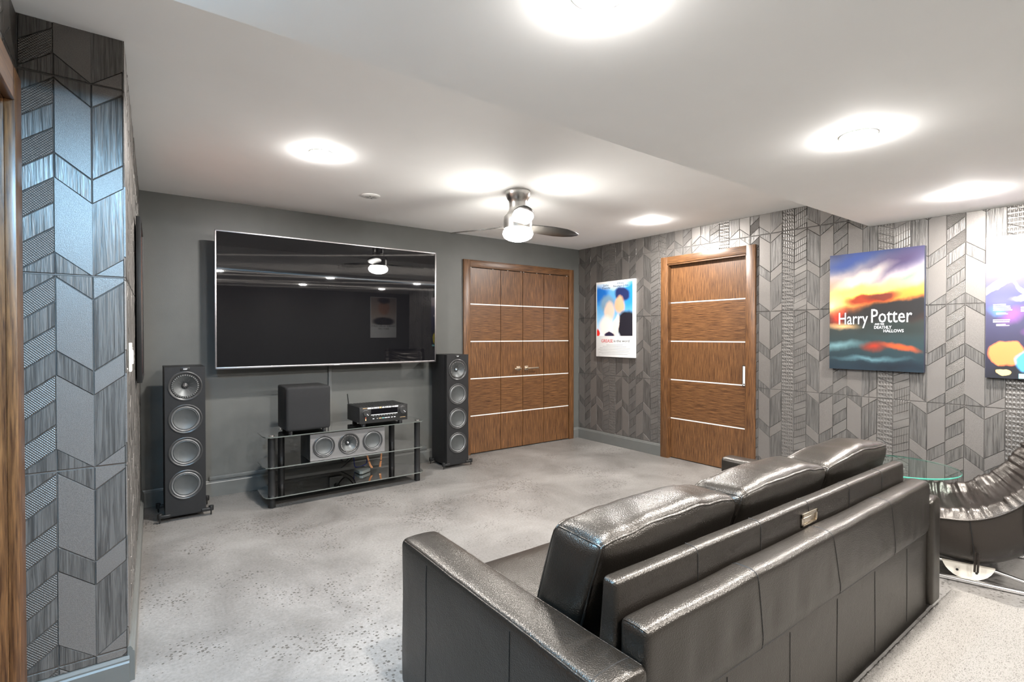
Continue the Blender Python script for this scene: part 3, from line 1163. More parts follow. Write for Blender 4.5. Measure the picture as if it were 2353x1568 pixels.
def tower(x0, x1, yf, z0, z1, dep, label, lower):
    xc = (x0 + x1) / 2
    t = thing('floor_speaker', (xc, yf + dep / 2, 0), label, 'speaker', 'black floor-standing speakers')
    # baffle with real recesses is approximated by a shallow pocket behind each driver
    MB().box(x0, x1, yf + .040, yf + dep, z0, z1).build('cabinet', 'cabinet', t, bevel=.002)
    SK = MB().add([(x, y, z) for x, z in ((x0, z0), (x1, z0), (x1, z1), (x0, z1)) for y in (yf + .003, yf + .045)], [(0, 1, 3, 2), (2, 3, 5, 4), (4, 5, 7, 6), (6, 7, 1, 0)])
    SK.build('baffle_surround', 'cabinet', t, smooth=0)
    hgt = z1 - z0
    zs = [z1 - .137 * (hgt / 1.05) - lower, 0, 0, 0]
    sp = .234 * (hgt / 1.05)
    zs = [zs[0] - sp * k for k in range(4)]
    r = .104
    # front board with four round openings
    bm = bmesh.new()
    baffle(bm, x0, x1, z0, z1, xc, zs, r * .985, yf)
    me = bpy.data.meshes.new('front_baffle')
    bm.to_mesh(me)
    bm.free()
    me.materials.append(M['cabinet'])
    off = LOC[t.name]
    for v in me.vertices:
        v.co -= off
    o = bpy.data.objects.new('front_baffle', me)
    COL.objects.link(o)
    o.parent = t
    for k, z in enumerate(zs):
        nm_ = 'coaxial_driver' if k == 0 else 'bass_driver'
        dr = MB().lathe([(r * 1.0, .0005), (r * 1.0, -.001)], (xc, yf, z), (0, -1, 0), 40, cap=False).build(nm_, 'ring', t)
        driver(dr, (xc, yf - .0005, z), r, 'coax' if k == 0 else 'bass')
    bd = MB().box(xc - .028, xc + .028, yf - .002, yf + .003, z1 - .028, z1 - .002).build('badge', 'black', t, bevel=.001)
    text('badge_lettering', 'KEF', (xc - .011, yf - .0025, z1 - .020), (1, 0, 0), (0, 0, 1), .013, 'ink_white', bd, width=.023)
    # outrigger feet
    for sx in (-1, 1):
        for (yy, bk) in ((yf + .005, -1), (yf + dep - .03, 1)):
            xa = xc + sx * (x1 - x0) / 2 * .75
            xb = xc + sx * ((x1 - x0) / 2 + .032)
            y2 = yy + bk * -.0
            ft = MB().box(min(xa, xb), max(xa, xb), y2 - .014, y2 + .014, z0 - .006 - .0, z0 + .018).build('foot', 'black', t, bevel=.006, seg=3)
            MB().cyl((xb, y2, z0 - .006), (xb, y2, z0 + .030), .016, 20).build('foot_knob', 'black', ft, bevel=.003)
            MB().lathe([(.0045, z0 - .004), (.0045, .010), (.001, 0)], (xb, y2, 0), n=10).build('spike', 'black', ft)
    MB().box(x0 + .02, x1 - .02, yf + .02, yf + dep - .02, z0 - .012, z0).build('plinth', 'black', t, smooth=0)


def baffle(bm, x0, x1, z0, z1, xc, zs, r, yf):
    """flat board facing -y pierced by round holes, with hole walls"""
    n = 48
    cells = []
    edges = [z1] + [(zs[i] + zs[i + 1]) / 2 for i in range(len(zs) - 1)] + [z0]
    for i, zc in enumerate(zs):
        zt, zb = edges[i], edges[i + 1]
        ring, outer, inner = [], [], []
        for k in range(n):
            a = 2 * math.pi * k / n
            ca, sa = math.cos(a), math.sin(a)
            ring.append(bm.verts.new((xc + r * ca, yf, zc + r * sa)))
            inner.append(bm.verts.new((xc + r * ca, yf + .04, zc + r * sa)))
            # to the cell rectangle
            tx = ((x1 - xc) / ca if ca > 0 else (x0 - xc) / ca) if abs(ca) > 1e-6 else 1e9
            tz = ((zt - zc) / sa if sa > 0 else (zb - zc) / sa) if abs(sa) > 1e-6 else 1e9
            tt = min(tx, tz)
            outer.append(bm.verts.new((xc + tt * ca, yf, zc + tt * sa)))
        for k in range(n):
            k2 = (k + 1) % n
            bm.faces.new((ring[k], outer[k], outer[k2], ring[k2]))
            bm.faces.new((ring[k], ring[k2], inner[k2], inner[k]))
        for cxn, czn in ((x0, zb), (x0, zt), (x1, zb), (x1, zt)):
            # fill each corner triangle
            best = None
            for k in range(n):
                k2 = (k + 1) % n
                p, q = outer[k].co, outer[k2].co
                on = lambda c_, h_: (abs(c_.x - cxn) < 1e-5, abs(c_.z - czn) < 1e-5)
                a_, b_ = on(p, 0), on(q, 0)
                if (a_[0] and b_[1] and not a_[1] and not b_[0]) or (a_[1] and b_[0] and not a_[0] and not b_[1]):
                    cv = bm.verts.new((cxn, yf, czn))
                    bm.faces.new((outer[k], cv, outer[k2]))
        # rim edge to the cabinet body
    v = [bm.verts.new(p) for p in ((x0, yf, z0), (x1, yf, z0), (x1, yf, z1), (x0, yf, z1), (x0, yf + .004, z0), (x1, yf + .004, z0), (x1, yf + .004, z1), (x0, yf + .004, z1))]
    for q in ((0, 1, 5, 4), (1, 2, 6, 5), (2, 3, 7, 6), (3, 0, 4, 7)):
        bm.faces.new([v[i] for i in q])
    bmesh.ops.remove_doubles(bm, verts=bm.verts, dist=1e-6)
    bmesh.ops.recalc_face_normals(bm, faces=bm.faces)


tower(.152, .396, 4.272, .040, 1.083, .31, 'black floor-standing speaker at the left wall, four round drivers', .0)
tower(2.428, 2.673, 4.372, .036, 1.116, .31, 'black floor-standing speaker between the television and the folding door', .008)


# ---------------------------------------------------------------- glass media stand and what is on it
def stand():
    t = thing('media_stand', (1.40, 4.35, 0), 'three-tier smoked glass media stand with black tube legs below the television', 'media stand')
    poly = [(.835, 4.118), (.795, 4.122), (.768, 4.145), (.757, 4.19), (.757, 4.40), (.90, 4.575), (1.93, 4.575), (2.075, 4.43), (2.075, 4.20), (2.066, 4.155), (2.040, 4.128), (2.00, 4.12)]
    for zt in (.545, .316, .092):
        g = MB()
        n = len(poly)
        g.add([(a, b, zt) for a, b in poly], [tuple(range(n))])
        g.build('glass_shelf', 'stand_glass', t, smooth=0)
        e = MB()
        e.add([(a, b, zt) for a, b in poly] + [(a, b, zt - .008) for a, b in poly], [(i, (i + 1) % n, n + (i + 1) % n, n + i) for i in range(n)])
        e.build('shelf_edge', 'glass_edge', t, smooth=0)
    for x, y in ((.818, 4.19), (2.028, 4.20), (.945, 4.47), (1.90, 4.47)):
        lg = MB().cyl((x, y, 0), (x, y, .537), .026, 24).build('leg', 'black', t)
        for zt in (.545, .316, .092):
            MB().lathe([(.028, zt - .016), (.028, zt - .008)], (x, y, 0), n=24).build('collar', 'black', lg)
        MB().lathe([(.020, .545), (.020, .549), (.012, .551), (.0001, .551)], (x, y, 0), n=20).build('cap', 'chrome', lg)


stand()


def subwoofer():
    t = thing('subwoofer', (1.085, 4.31, .545), 'rounded black subwoofer cube on the left of the glass stand', 'subwoofer')
    x0, x1, y0, y1, z0, z1 = .918, 1.250, 4.152, 4.46, .566, .906
    MB().box(x0, x1, y0 + .05, y1, z0, z1).build('cabinet', 'black_matt', t, bevel=.012, seg=3)
    mb, _ = softbox((x0 - .001, y0, z0 - .001), (x1 + .001, y0 + .06, z1 + .001), .022, (4, 2, 4))
    mb.build('cloth_grille', 'grille', t)
    for x in (x0 + .04, x1 - .04):
        for y in (y0 + .05, y1 - .04):
            MB().cyl((x, y, .5455), (x, y, z0 + .002), .014, 14).build('foot', 'rubber', t)


subwoofer()


def centre():
    t = thing('center_speaker', (1.39, 4.28, .316), 'wide silver-fronted centre speaker with three drivers on the middle glass shelf', 'speaker')
    x0, x1, y0, y1, z0, z1 = 1.087, 1.698, 4.142, 4.43, .318, .528
    MB().box(x0, x1, y0 + .040, y1, z0, z1).build('cabinet', 'black', t, bevel=.002)
    MB().add([(x, y, z) for x, z in ((x0, z0), (x1, z0), (x1, z1), (x0, z1)) for y in (y0 + .003, y0 + .045)], [(0, 1, 3, 2), (2, 3, 5, 4), (4, 5, 7, 6), (6, 7, 1, 0)]).build('baffle_surround', 'black', t, smooth=0)
    bm = bmesh.new()
    # board pierced by three openings (built upright then laid on its side)
    xs = [1.192, 1.392, 1.592]
    zc = (z0 + z1) / 2
    r = .0865
    baffle(bm, -z1, -z0, -x1, -x0, -zc, [-x for x in xs], r * .985, y0)
    for v in bm.verts:
        v.co = Vector((-v.co.z, v.co.y, -v.co.x))
    bmesh.ops.recalc_face_normals(bm, faces=bm.faces)
    me = bpy.data.meshes.new('front_baffle')
    bm.to_mesh(me)
    bm.free()
    off = LOC[t.name]
    for v in me.vertices:
        v.co -= off
    me.materials.append(M['silver_front'])
    o = bpy.data.objects.new('front_baffle', me)
    COL.objects.link(o)
    o.parent = t
    for k, x in enumerate(xs):
        dr = MB().lathe([(r, .0005), (r, -.001)], (x, y0, zc), (0, -1, 0), 40, cap=False).build('coaxial_driver' if k == 1 else 'bass_driver', 'ring', t)
        driver(dr, (x, y0 - .0005, zc), r, 'coax' if k == 1 else 'bass')


centre()


def receiver():
    t = thing('stereo_receiver', (1.70, 4.31, .545), 'black home theatre receiver with two round knobs on the right of the glass stand', 'receiver')
    x0, x1, y0, y1, z0, z1 = 1.487, 1.917, 4.160, 4.47, .566, .704
    MB().box(x0 + .002, x1 - .002, y0 + .012, y1, z0 + .004, z1 - .001).build('body', 'black_matt', t, bevel=.002)
    fp = MB().box(x0, x1, y0, y0 + .014, z0, z1).build('front_panel', 'black', t, bevel=.003)
    for k in range(14):
        x = x0 + .03 + k * .0275
        MB().box(x, x + .006, y0 + .03, y1 - .03, z1 - .0012, z1 + .0015).build('vent_slat', 'ring', t, smooth=0)
    MB().box(1.586, 1.822, y0 - .0012, y0 + .002, .640, .682).build('display', 'screen', t, smooth=0)
    MB().box(1.586, 1.822, y0 - .002, y0 + .001, .632, .636).build('trim_line', 'ink_white', t, smooth=0)
    for x, z, r, nm_ in ((1.540, .652, .026, 'selector_knob'), (1.869, .656, .031, 'volume_knob')):
        kb = MB().lathe([(r * 1.15, 0), (r * 1.15, .002), (r, .003), (r, .018), (r * .92, .021), (.0001, .021)], (x, y0, z), (0, -1, 0), 36, cap=False).build(nm_, 'ring', t)
        MB().prism([(-.0012, .004), (.0012, .004), (.0012, r * .9), (-.0012, r * .9)], lambda a, b, d: Vector((x + (a * .7 + b * .71), y0 - .021 - d, z - (b * .7 - a * .71))), 0, .001).build('pointer', 'ink_white', kb, smooth=0)
    text('maker_lettering', 'DENON', (x0 + .028, y0 - .001, .691), (1, 0, 0), (0, 0, 1), .010, 'gold_ink', t, width=.034)
    text('model_lettering', 'AVR-X4300H', (1.846, y0 - .001, .590), (1, 0, 0), (0, 0, 1), .008, 'gold_ink', t, width=.05)
    # strip of feature symbols printed above the display
    x = 1.556
    for k, (w_, h_) in enumerate(((.03, .011), (.017, .008), (.03, .009), (.012, .010), (.018, .012), (.024, .009), (.012, .009), (.014, .010), (.018, .011), (.008, .006), (.016, .008), (.03, .011))):
        zc = .692
        MB().add([(x, y0 - .0006, zc - h_ / 2), (x + w_, y0 - .0006, zc - h_ / 2), (x + w_ * (.8 if k in (5, 8) else 1), y0 - .0006, zc + h_ / 2), (x + w_ * (.2 if k in (5, 8) else 0), y0 - .0006, zc + h_ / 2)],
                 [(0, 1, 2, 3)]).build('printed_symbol', 'gold_ink' if k == 4 else 'ink_white', t, smooth=0)
        x += w_ + .004
    for k in range(9):
        MB().box(1.602 + k * .0245, 1.610 + k * .0245, y0 - .0008, y0 + .001, .6235, .6262).build('button', 'ink_grey', t, smooth=0)
    for x, w_, m_ in ((1.60, .014, 'ink_white'), (1.635, .010, 'ink_grey'), (1.655, .024, 'gold_ink'), (1.683, .018, 'cyan_print'), (1.706, .024, 'ink_white'), (1.734, .018, 'ink_white'), (1.765, .014, 'ink_white'), (1.79, .014, 'ink_white')):
        MB().box(x, x + w_, y0 - .0008, y0 + .001, .5985, .6035).build('front_socket_mark', m_, t, smooth=0)
    MB().box(1.535, 1.545, y0 - .0008, y0 + .001, .611, .617).build('power_mark', 'red_led', t, smooth=0)
    MB().box(1.536, 1.544, y0 - .0012, y0 + .001, .590, .606).build('power_button', 'gold_ink', t, smooth=0)
    for x in (x0 + .05, x1 - .05):
        for y in (y0 + .05, y1 - .05):
            MB().cyl((x, y, .5455), (x, y, z0 + .004), .020, 16).build('foot', 'rubber', t)
    MB().tube([(1.508, 4.475, .67), (1.503, 4.478, .70), (1.493, 4.48, .79)], [.006, .0055, .004], 8).build('antenna', 'black', t)


receiver()

t = thing('network_box', (1.60, 4.43, .092), 'small grey flat box under blue cable on the bottom glass shelf', 'network box')
MB().prism([(1.545, 4.46), (1.553, 4.35), (1.575, 4.335), (1.665, 4.395), (1.672, 4.41), (1.648, 4.515), (1.635, 4.522), (1.555, 4.475)], lambda a, b, d: Vector((a, b, .0925 + d)), .004, .030).build('case', 'grey_box', t, bevel=.004)
MB().box(1.60, 1.606, 4.362, 4.3635, .105, .109).build('status_light', 'ink_white', t, smooth=0)
for (x, y) in ((1.57, 4.38), (1.64, 4.42), (1.63, 4.49)):
    MB().cyl((x, y, .0922), (x, y, .098), .008, 10).build('foot', 'rubber', t)


def wires():
    for lab, p in (('left bundle of bare copper speaker wire hanging under the middle glass shelf', [(1.625, 4.39, .306), (1.640, 4.40, .24), (1.655, 4.40, .19), (1.668, 4.40, .15), (1.682, 4.395, .125)]),
                   ('right bundle of bare copper speaker wire hanging under the middle glass shelf', [(1.772, 4.40, .306), (1.772, 4.40, .235), (1.768, 4.40, .18), (1.762, 4.40, .15), (1.758, 4.398, .122)])):
        t = thing('speaker_wire', p[-1], lab, 'wire', 'copper speaker wires')
        for k in range(5):
            a = 2 * math.pi * k / 5
            q = [Vector(pp) + Vector((math.cos(a), math.sin(a), 0)) * (.003 + .004 * i / 4) for i, pp in enumerate(p)]
            MB().tube(q, .0035, 6).build('copper_strand', 'copper', t)
        MB().lathe([(.009, -.003), (.009, .003)], p[2], n=12).build('tie', 'rubber', t)
    def sm(pts, n=8):
        out = []
        for i in range(len(pts) - 1):
            p0, p1, p2, p3 = [Vector(pts[max(0, min(len(pts) - 1, i + k))]) for k in (-1, 0, 1, 2)]
            for j in range(n):
                u = j / n
                out.append(.5 * ((2 * p1) + (p2 - p0) * u + (2 * p0 - 5 * p1 + 4 * p2 - p3) * u * u + (3 * p1 - p0 - 3 * p2 + p3) * u ** 3))
        out.append(Vector(pts[-1]))
        return out
    o = MB().tube(sm([(1.59, 4.60, .19), (1.585, 4.56, .12), (1.61, 4.54, .112), (1.66, 4.55, .118), (1.70, 4.58, .125), (1.72, 4.62, .16)]), .004).build('network_cable', 'blue_cable', origin=(1.62, 4.56, .1))
    tag(o, 'dark blue network cable curled behind the small grey box', 'cable')
    o = MB().tube(sm([(1.46, 4.66, .25), (1.47, 4.62, .20), (1.50, 4.60, .165), (1.54, 4.61, .18), (1.59, 4.63, .24), (1.62, 4.64, .31)]), .006).build('power_cable', 'rubber', origin=(1.5, 4.62, .2))
    tag(o, 'black power cable looping from the wall outlet behind the stand', 'cable')
    o = MB().tube(sm([(1.48, 4.62, .11), (1.53, 4.62, .14), (1.60, 4.64, .20), (1.64, 4.66, .30)]), .005).build('power_cable', 'rubber', origin=(1.55, 4.63, .15))
    tag(o, 'black cable running diagonally up behind the small grey box', 'cable')
    t = thing('wall_outlet', (1.47, YB - .03, .24), 'dark grey outlet box on the wall behind the bottom of the stand', 'outlet')
    MB().box(1.405, 1.525, YB - .05, YB - .023, .17, .31).build('box', 'base', t, bevel=.003)
    MB().cyl((1.465, YB - .05, .25), (1.465, YB - .085, .25), .022, 16).build('plug', 'rubber', t)


wires()


# ---------------------------------------------------------------- posters
def poster(y_left, y_right, z0, z1, x_front, thick, label, pm, frame=None):
    """board on the right wall; y_left > y_right as seen"""
    t = thing('poster', (x_front + thick, (y_left + y_right) / 2, z0), label, 'poster', 'film posters')
    bd = MB().box(x_front, x_front + thick, y_right, y_left, z0, z1).build('board', 'white_paper' if frame is None else frame, t, bevel=.0015)
    return t


# white-bordered poster near the corner
px = 4.530
t = poster(4.420, 3.820, 1.050, 1.950, px, .028, 'white-bordered blue film poster between folding door and sliding door', None)
blob = [
    (.10, .80, .30, .22, (.02, .22, .62), .5, .3), (.92, .80, .25, .4, (.05, .35, .75), .6, 0), (.5, .98, .5, .12, (.75, .85, .93), .6, 0),
    (.30, .62, .24, .20, (.28, .42, .55), .4, .2), (.36, .45, .17, .24, (.88, .66, .55), .35, 0), (.28, .2, .24, .24, (.92, .82, .78), .4, 0),
    (.72, .78, .24, .15, (.04, .06, .18), .3, -.2), (.64, .58, .17, .20, (.85, .52, .34), .35, .1), (.86, .20, .30, .30, (.03, .03, .045), .2, .2),
    (.55, .17, .10, .26, (.93, .78, .70), .3, -.3), (.36, .02, .16, .06, (.05, .04, .09), .3, 0), (.02, .05, .07, .1, (.75, .04, .03), .4, 0)]
pm = print_mat('blue_portrait_print', [(0, (.85, .86, .88)), (.3, (.35, .62, .85)), (.6, (.12, .45, .82)), (.85, (.2, .5, .85)), (1, (.75, .86, .93))], blob)
ya, yb_, zb, zt = 4.405, 3.850, 1.300, 1.925
quad_uv('picture', [(px - .0007, ya, zb), (px - .0007, yb_, zb), (px - .0007, yb_, zt), (px - .0007, ya, zt)], pm, t)
RT, UPV = (0, -1, 0), (0, 0, 1)
for s, y, z, sz, mtn, wdt in (('John', 4.297, 1.893, .034, 'ink_blue', .085), ('Travolta', 4.325, 1.862, .034, 'ink_blue', .135),
                              ('Olivia', 4.085, 1.905, .034, 'ink_blue', .10), ('Newton-John', 4.145, 1.874, .034, 'ink_blue', .225),
                              ('is the word', 4.135, 1.228, .042, 'ink', .235)):
    text('lettering', s, (px - .0012, y, z), RT, UPV, sz, mtn, t, width=wdt)
text('lettering', 'GREASE', (px - .0012, 4.335, 1.222), RT, UPV, .055, 'ink_red', t, width=.185)
for k, (a, b) in enumerate(((4.25, 3.99), (4.31, 3.94), (4.36, 3.88), (4.385, 3.865), (4.35, 3.90), (4.37, 3.885), (4.33, 3.92))):
    z = 1.190 - k * .018
    MB().add([(px - .0007, a, z), (px - .0007, b, z), (px - .0007, b, z + .005), (px - .0007, a, z + .005)], [(0, 1, 2, 3)]).build('small_print_line', 'ink_grey', t, smooth=0)

# canvas with fiery sky
px = 4.519
t = poster(1.803, 1.189, 1.038, 1.947, px, .040, 'unframed canvas print of a fiery sky over dark water', None, frame='ink_blue')
blob = [
    (.20, .93, .5, .10, (.10, .17, .38), .8, .25), (.75, .90, .5, .12, (.16, .13, .22), .8, .25), (.35, .78, .45, .07, (.72, .68, .60), .9, .3), (.85, .76, .35, .06, (.34, .38, .34), .9, .3),
    (.30, .64, .55, .10, (1.0, .72, .30), .8, .1), (.45, .66, .28, .07, (1.0, .85, .25), .8, .0), (.85, .64, .30, .05, (.9, .38, .12), .9, .15), (.02, .56, .18, .12, (1.0, .85, .5), .9, 0),
    (.42, .60, .30, .05, (.45, .12, .04), .5, .0), (.58, .62, .22, .045, (.28, .09, .05), .5, .05), (.10, .46, .14, .10, (.62, .10, .04), .9, .5),
    (.70, .50, .62, .095, (.06, .055, .055), .35, .10), (.15, .375, .25, .035, (.75, .55, .33), .95, 0), (.72, .36, .5, .08, (.075, .095, .09), .7, 0),
    (.10, .20, .4, .05, (.28, .40, .42), .95, .1), (.5, .20, .18, .05, (.45, .10, .05), .9, .0), (.78, .19, .24, .035, (.70, .20, .07), .8, -.15), (.45, .10, .5, .03, (.22, .33, .36), .95, 0), (.7, .04, .5, .06, (.035, .06, .085), .9, 0)]
pm = print_mat('fiery_sky_print', [(0, (.05, .09, .12)), (.2, (.08, .13, .14)), (.40, (.10, .11, .10)), (.46, (.10, .06, .05)), (.62, (.75, .35, .1)), (.78, (.55, .5, .5)), (1, (.10, .13, .25))], blob, gam=1.75)
quad_uv('picture', [(px - .0007, 1.803, 1.038), (px - .0007, 1.189, 1.038), (px - .0007, 1.189, 1.947), (px - .0007, 1.803, 1.947)], pm, t)
text('lettering', 'Harry', (px - .0012, 1.742, 1.392), RT, UPV, .135, 'ink_white', t, width=.20)
text('lettering', 'Potter', (px - .0012, 1.520, 1.402), RT, UPV, .150, 'ink_white', t, width=.255)
text('lettering', 'AND THE', (px - .0012, 1.490, 1.384), RT, UPV, .018, 'ink_white', t, width=.06)
text('lettering', 'DEATHLY', (px - .0012, 1.495, 1.355), RT, UPV, .032, 'ink_white', t, width=.11)
text('lettering', 'HALLOWS', (px - .0012, 1.435, 1.328), RT, UPV, .032, 'ink_white', t, width=.125)

# starry poster cut by the right edge of the picture
px = 4.520
t = poster(.862, .262, 1.026, 1.947, px, .040, 'starry dark poster with orange and blue patches cut by the right picture edge', None, frame='ink_blue')
blob = [
    (.5, .98, .9, .22, (.62, .56, .58), .95, 0), (.2, .70, .34, .028, (.80, .74, .70), .4, .38), (.55, .60, .4, .035, (.80, .78, .76), .5, .1), (.30, .62, .16, .016, (.74, .72, .72), .4, -.7),
    (.12, .55, .25, .12, (.12, .12, .26), .9, 0), (.22, .45, .16, .07, (.24, .10, .30), .9, .4), (.45, .36, .2, .05, (.30, .10, .32), .9, .2), (.10, .48, .1, .05, (.1, .2, .4), .9, 0),
    (.165, .175, .15, .095, (.85, .24, .09), .15, 0), (.42, .12, .19, .10, (.10, .36, .62), .15, 0), (.17, .055, .12, .06, (.02, .02, .025), .3, 0), (.75, .16, .16, .12, (.75, .65, .08), .2, 0), (.14, .045, .07, .028, (.8, .55, .25), .15, 0)]
pm = print_mat('starry_print', [(0, (.02, .02, .03)), (.3, (.05, .045, .09)), (.6, (.08, .08, .16)), (.8, (.22, .2, .27)), (1, (.72, .66, .67))], blob)
quad_uv('picture', [(px - .0007, .862, 1.026), (px - .0007, .262, 1.026), (px - .0007, .262, 1.947), (px - .0007, .862, 1.947)], pm, t)
text('lettering', 'STAR TREK', (px - .0012, .757, 1.800), RT, UPV, .145, 'ink_pink', t, width=.47, shear=.2)
for k, (a, b, z, h_) in enumerate(((.825, .765, 1.502, .006), (.825, .745, 1.490, .006), (.825, .742, 1.478, .006), (.825, .735, 1.466, .006), (.810, .765, 1.448, .004), (.810, .755, 1.441, .004),
                                   (.825, .745, 1.402, .006), (.825, .748, 1.390, .006), (.810, .765, 1.374, .004), (.810, .748, 1.367, .004), (.695, .60, 1.48, .006), (.695, .60, 1.468, .006), (.695, .60, 1.456, .006))):
    MB().add([(px - .0009, a, z), (px - .0009, b, z), (px - .0009, b, z + h_), (px - .0009, a, z + h_)], [(0, 1, 2, 3)]).build('small_print_line', 'ink_white', t, smooth=0)
MB().add([(px - .0009, .702, 1.03), (px - .0009, .30, 1.03), (px - .0009, .30, 1.06), (px - .0009, .702, 1.06)], [(0, 1, 2, 3)]).build('cyan_bar', 'cyan_print', t, smooth=0)

# framed poster on the edge-on left wall
s0, s1 = 1.05, 1.66
q0, q1 = A0 + dl * s0, A0 + dl * s1
t = thing('poster', (q0.x, (q0.y + q1.y) / 2, 1.045), 'framed reddish poster seen edge-on along the left wall', 'poster', 'film posters')
z0, z1 = 1.045, 1.955
fr = MB()
def fnl(s, z, d):
    return A0 + dl * s + nl * d + Vector((0, 0, z))
for a, b, c_, e_ in ((s0, s0 + .02, z0, z1), (s1 - .02, s1, z0, z1), (s0 + .02, s1 - .02, z0, z0 + .02), (s0 + .02, s1 - .02, z1 - .02, z1)):
    MB().prism([(a, c_), (b, c_), (b, e_), (a, e_)], fnl, .010, .034).build('frame_bar', 'black', t, bevel=.002)
pm = print_mat('reddish_print', [(0, (.20, .02, .04)), (.35, (.7, .65, .62)), (.6, (.75, .3, .12)), (1, (.45, .14, .08))], [(.5, .55, .3, .25, (.75, .45, .3), .5, 0)])
quad_uv('picture', [fnl(s0 + .02, z0 + .02, .026), fnl(s1 - .02, z0 + .02, .026), fnl(s1 - .02, z1 - .02, .026), fnl(s0 + .02, z1 - .02, .026)][::1], pm, t)

# poster on the wall behind the camera, seen mirrored in the screen
t = thing('poster', (4.49, YF + .02, 1.14), 'white-based poster on the wall behind the camera, mirrored in the television', 'poster', 'film posters')
MB().box(4.18, 4.79, YF, YF + .025, 1.14, 2.05).build('board', 'white_paper', t, bevel=.0015)
pm = print_mat('sepia_print', [(0, (.75, .72, .68)), (.5, (.62, .5, .42)), (1, (.5, .42, .38))], [(.5, .62, .26, .3, (.62, .36, .25), .3, 0), (.5, .9, .3, .14, (.05, .04, .04), .4, 0), (.5, .12, .5, .18, (.05, .045, .05), .3, 0)])
quad_uv('picture', [(4.78, YF + .0257, 1.43), (4.19, YF + .0257, 1.43), (4.19, YF + .0257, 2.04), (4.78, YF + .0257, 2.04)], pm, t)
text('lettering', "FERRIS BUELLER'S", (4.77, YF + .0262, 1.385), (-1, 0, 0), (0, 0, 1), .05, 'ink', t, width=.57)
text('lettering', 'DAY OFF', (4.61, YF + .0262, 1.325), (-1, 0, 0), (0, 0, 1), .05, 'ink', t, width=.25)

# light switch on the left wall
t = thing('light_switch', fnl(.17, 1.15, .006), 'cream light switch plate near the corner of the left wall', 'light switch')
MB().prism([(.135, 1.16), (.215, 1.16), (.215, 1.275), (.135, 1.275)], fnl, .004, .014).build('plate', 'cream', t, bevel=.002)
MB().prism([(.16, 1.19), (.19, 1.19), (.19, 1.245), (.16, 1.245)], fnl, .014, .019).build('rocker', 'white', t, bevel=.001)


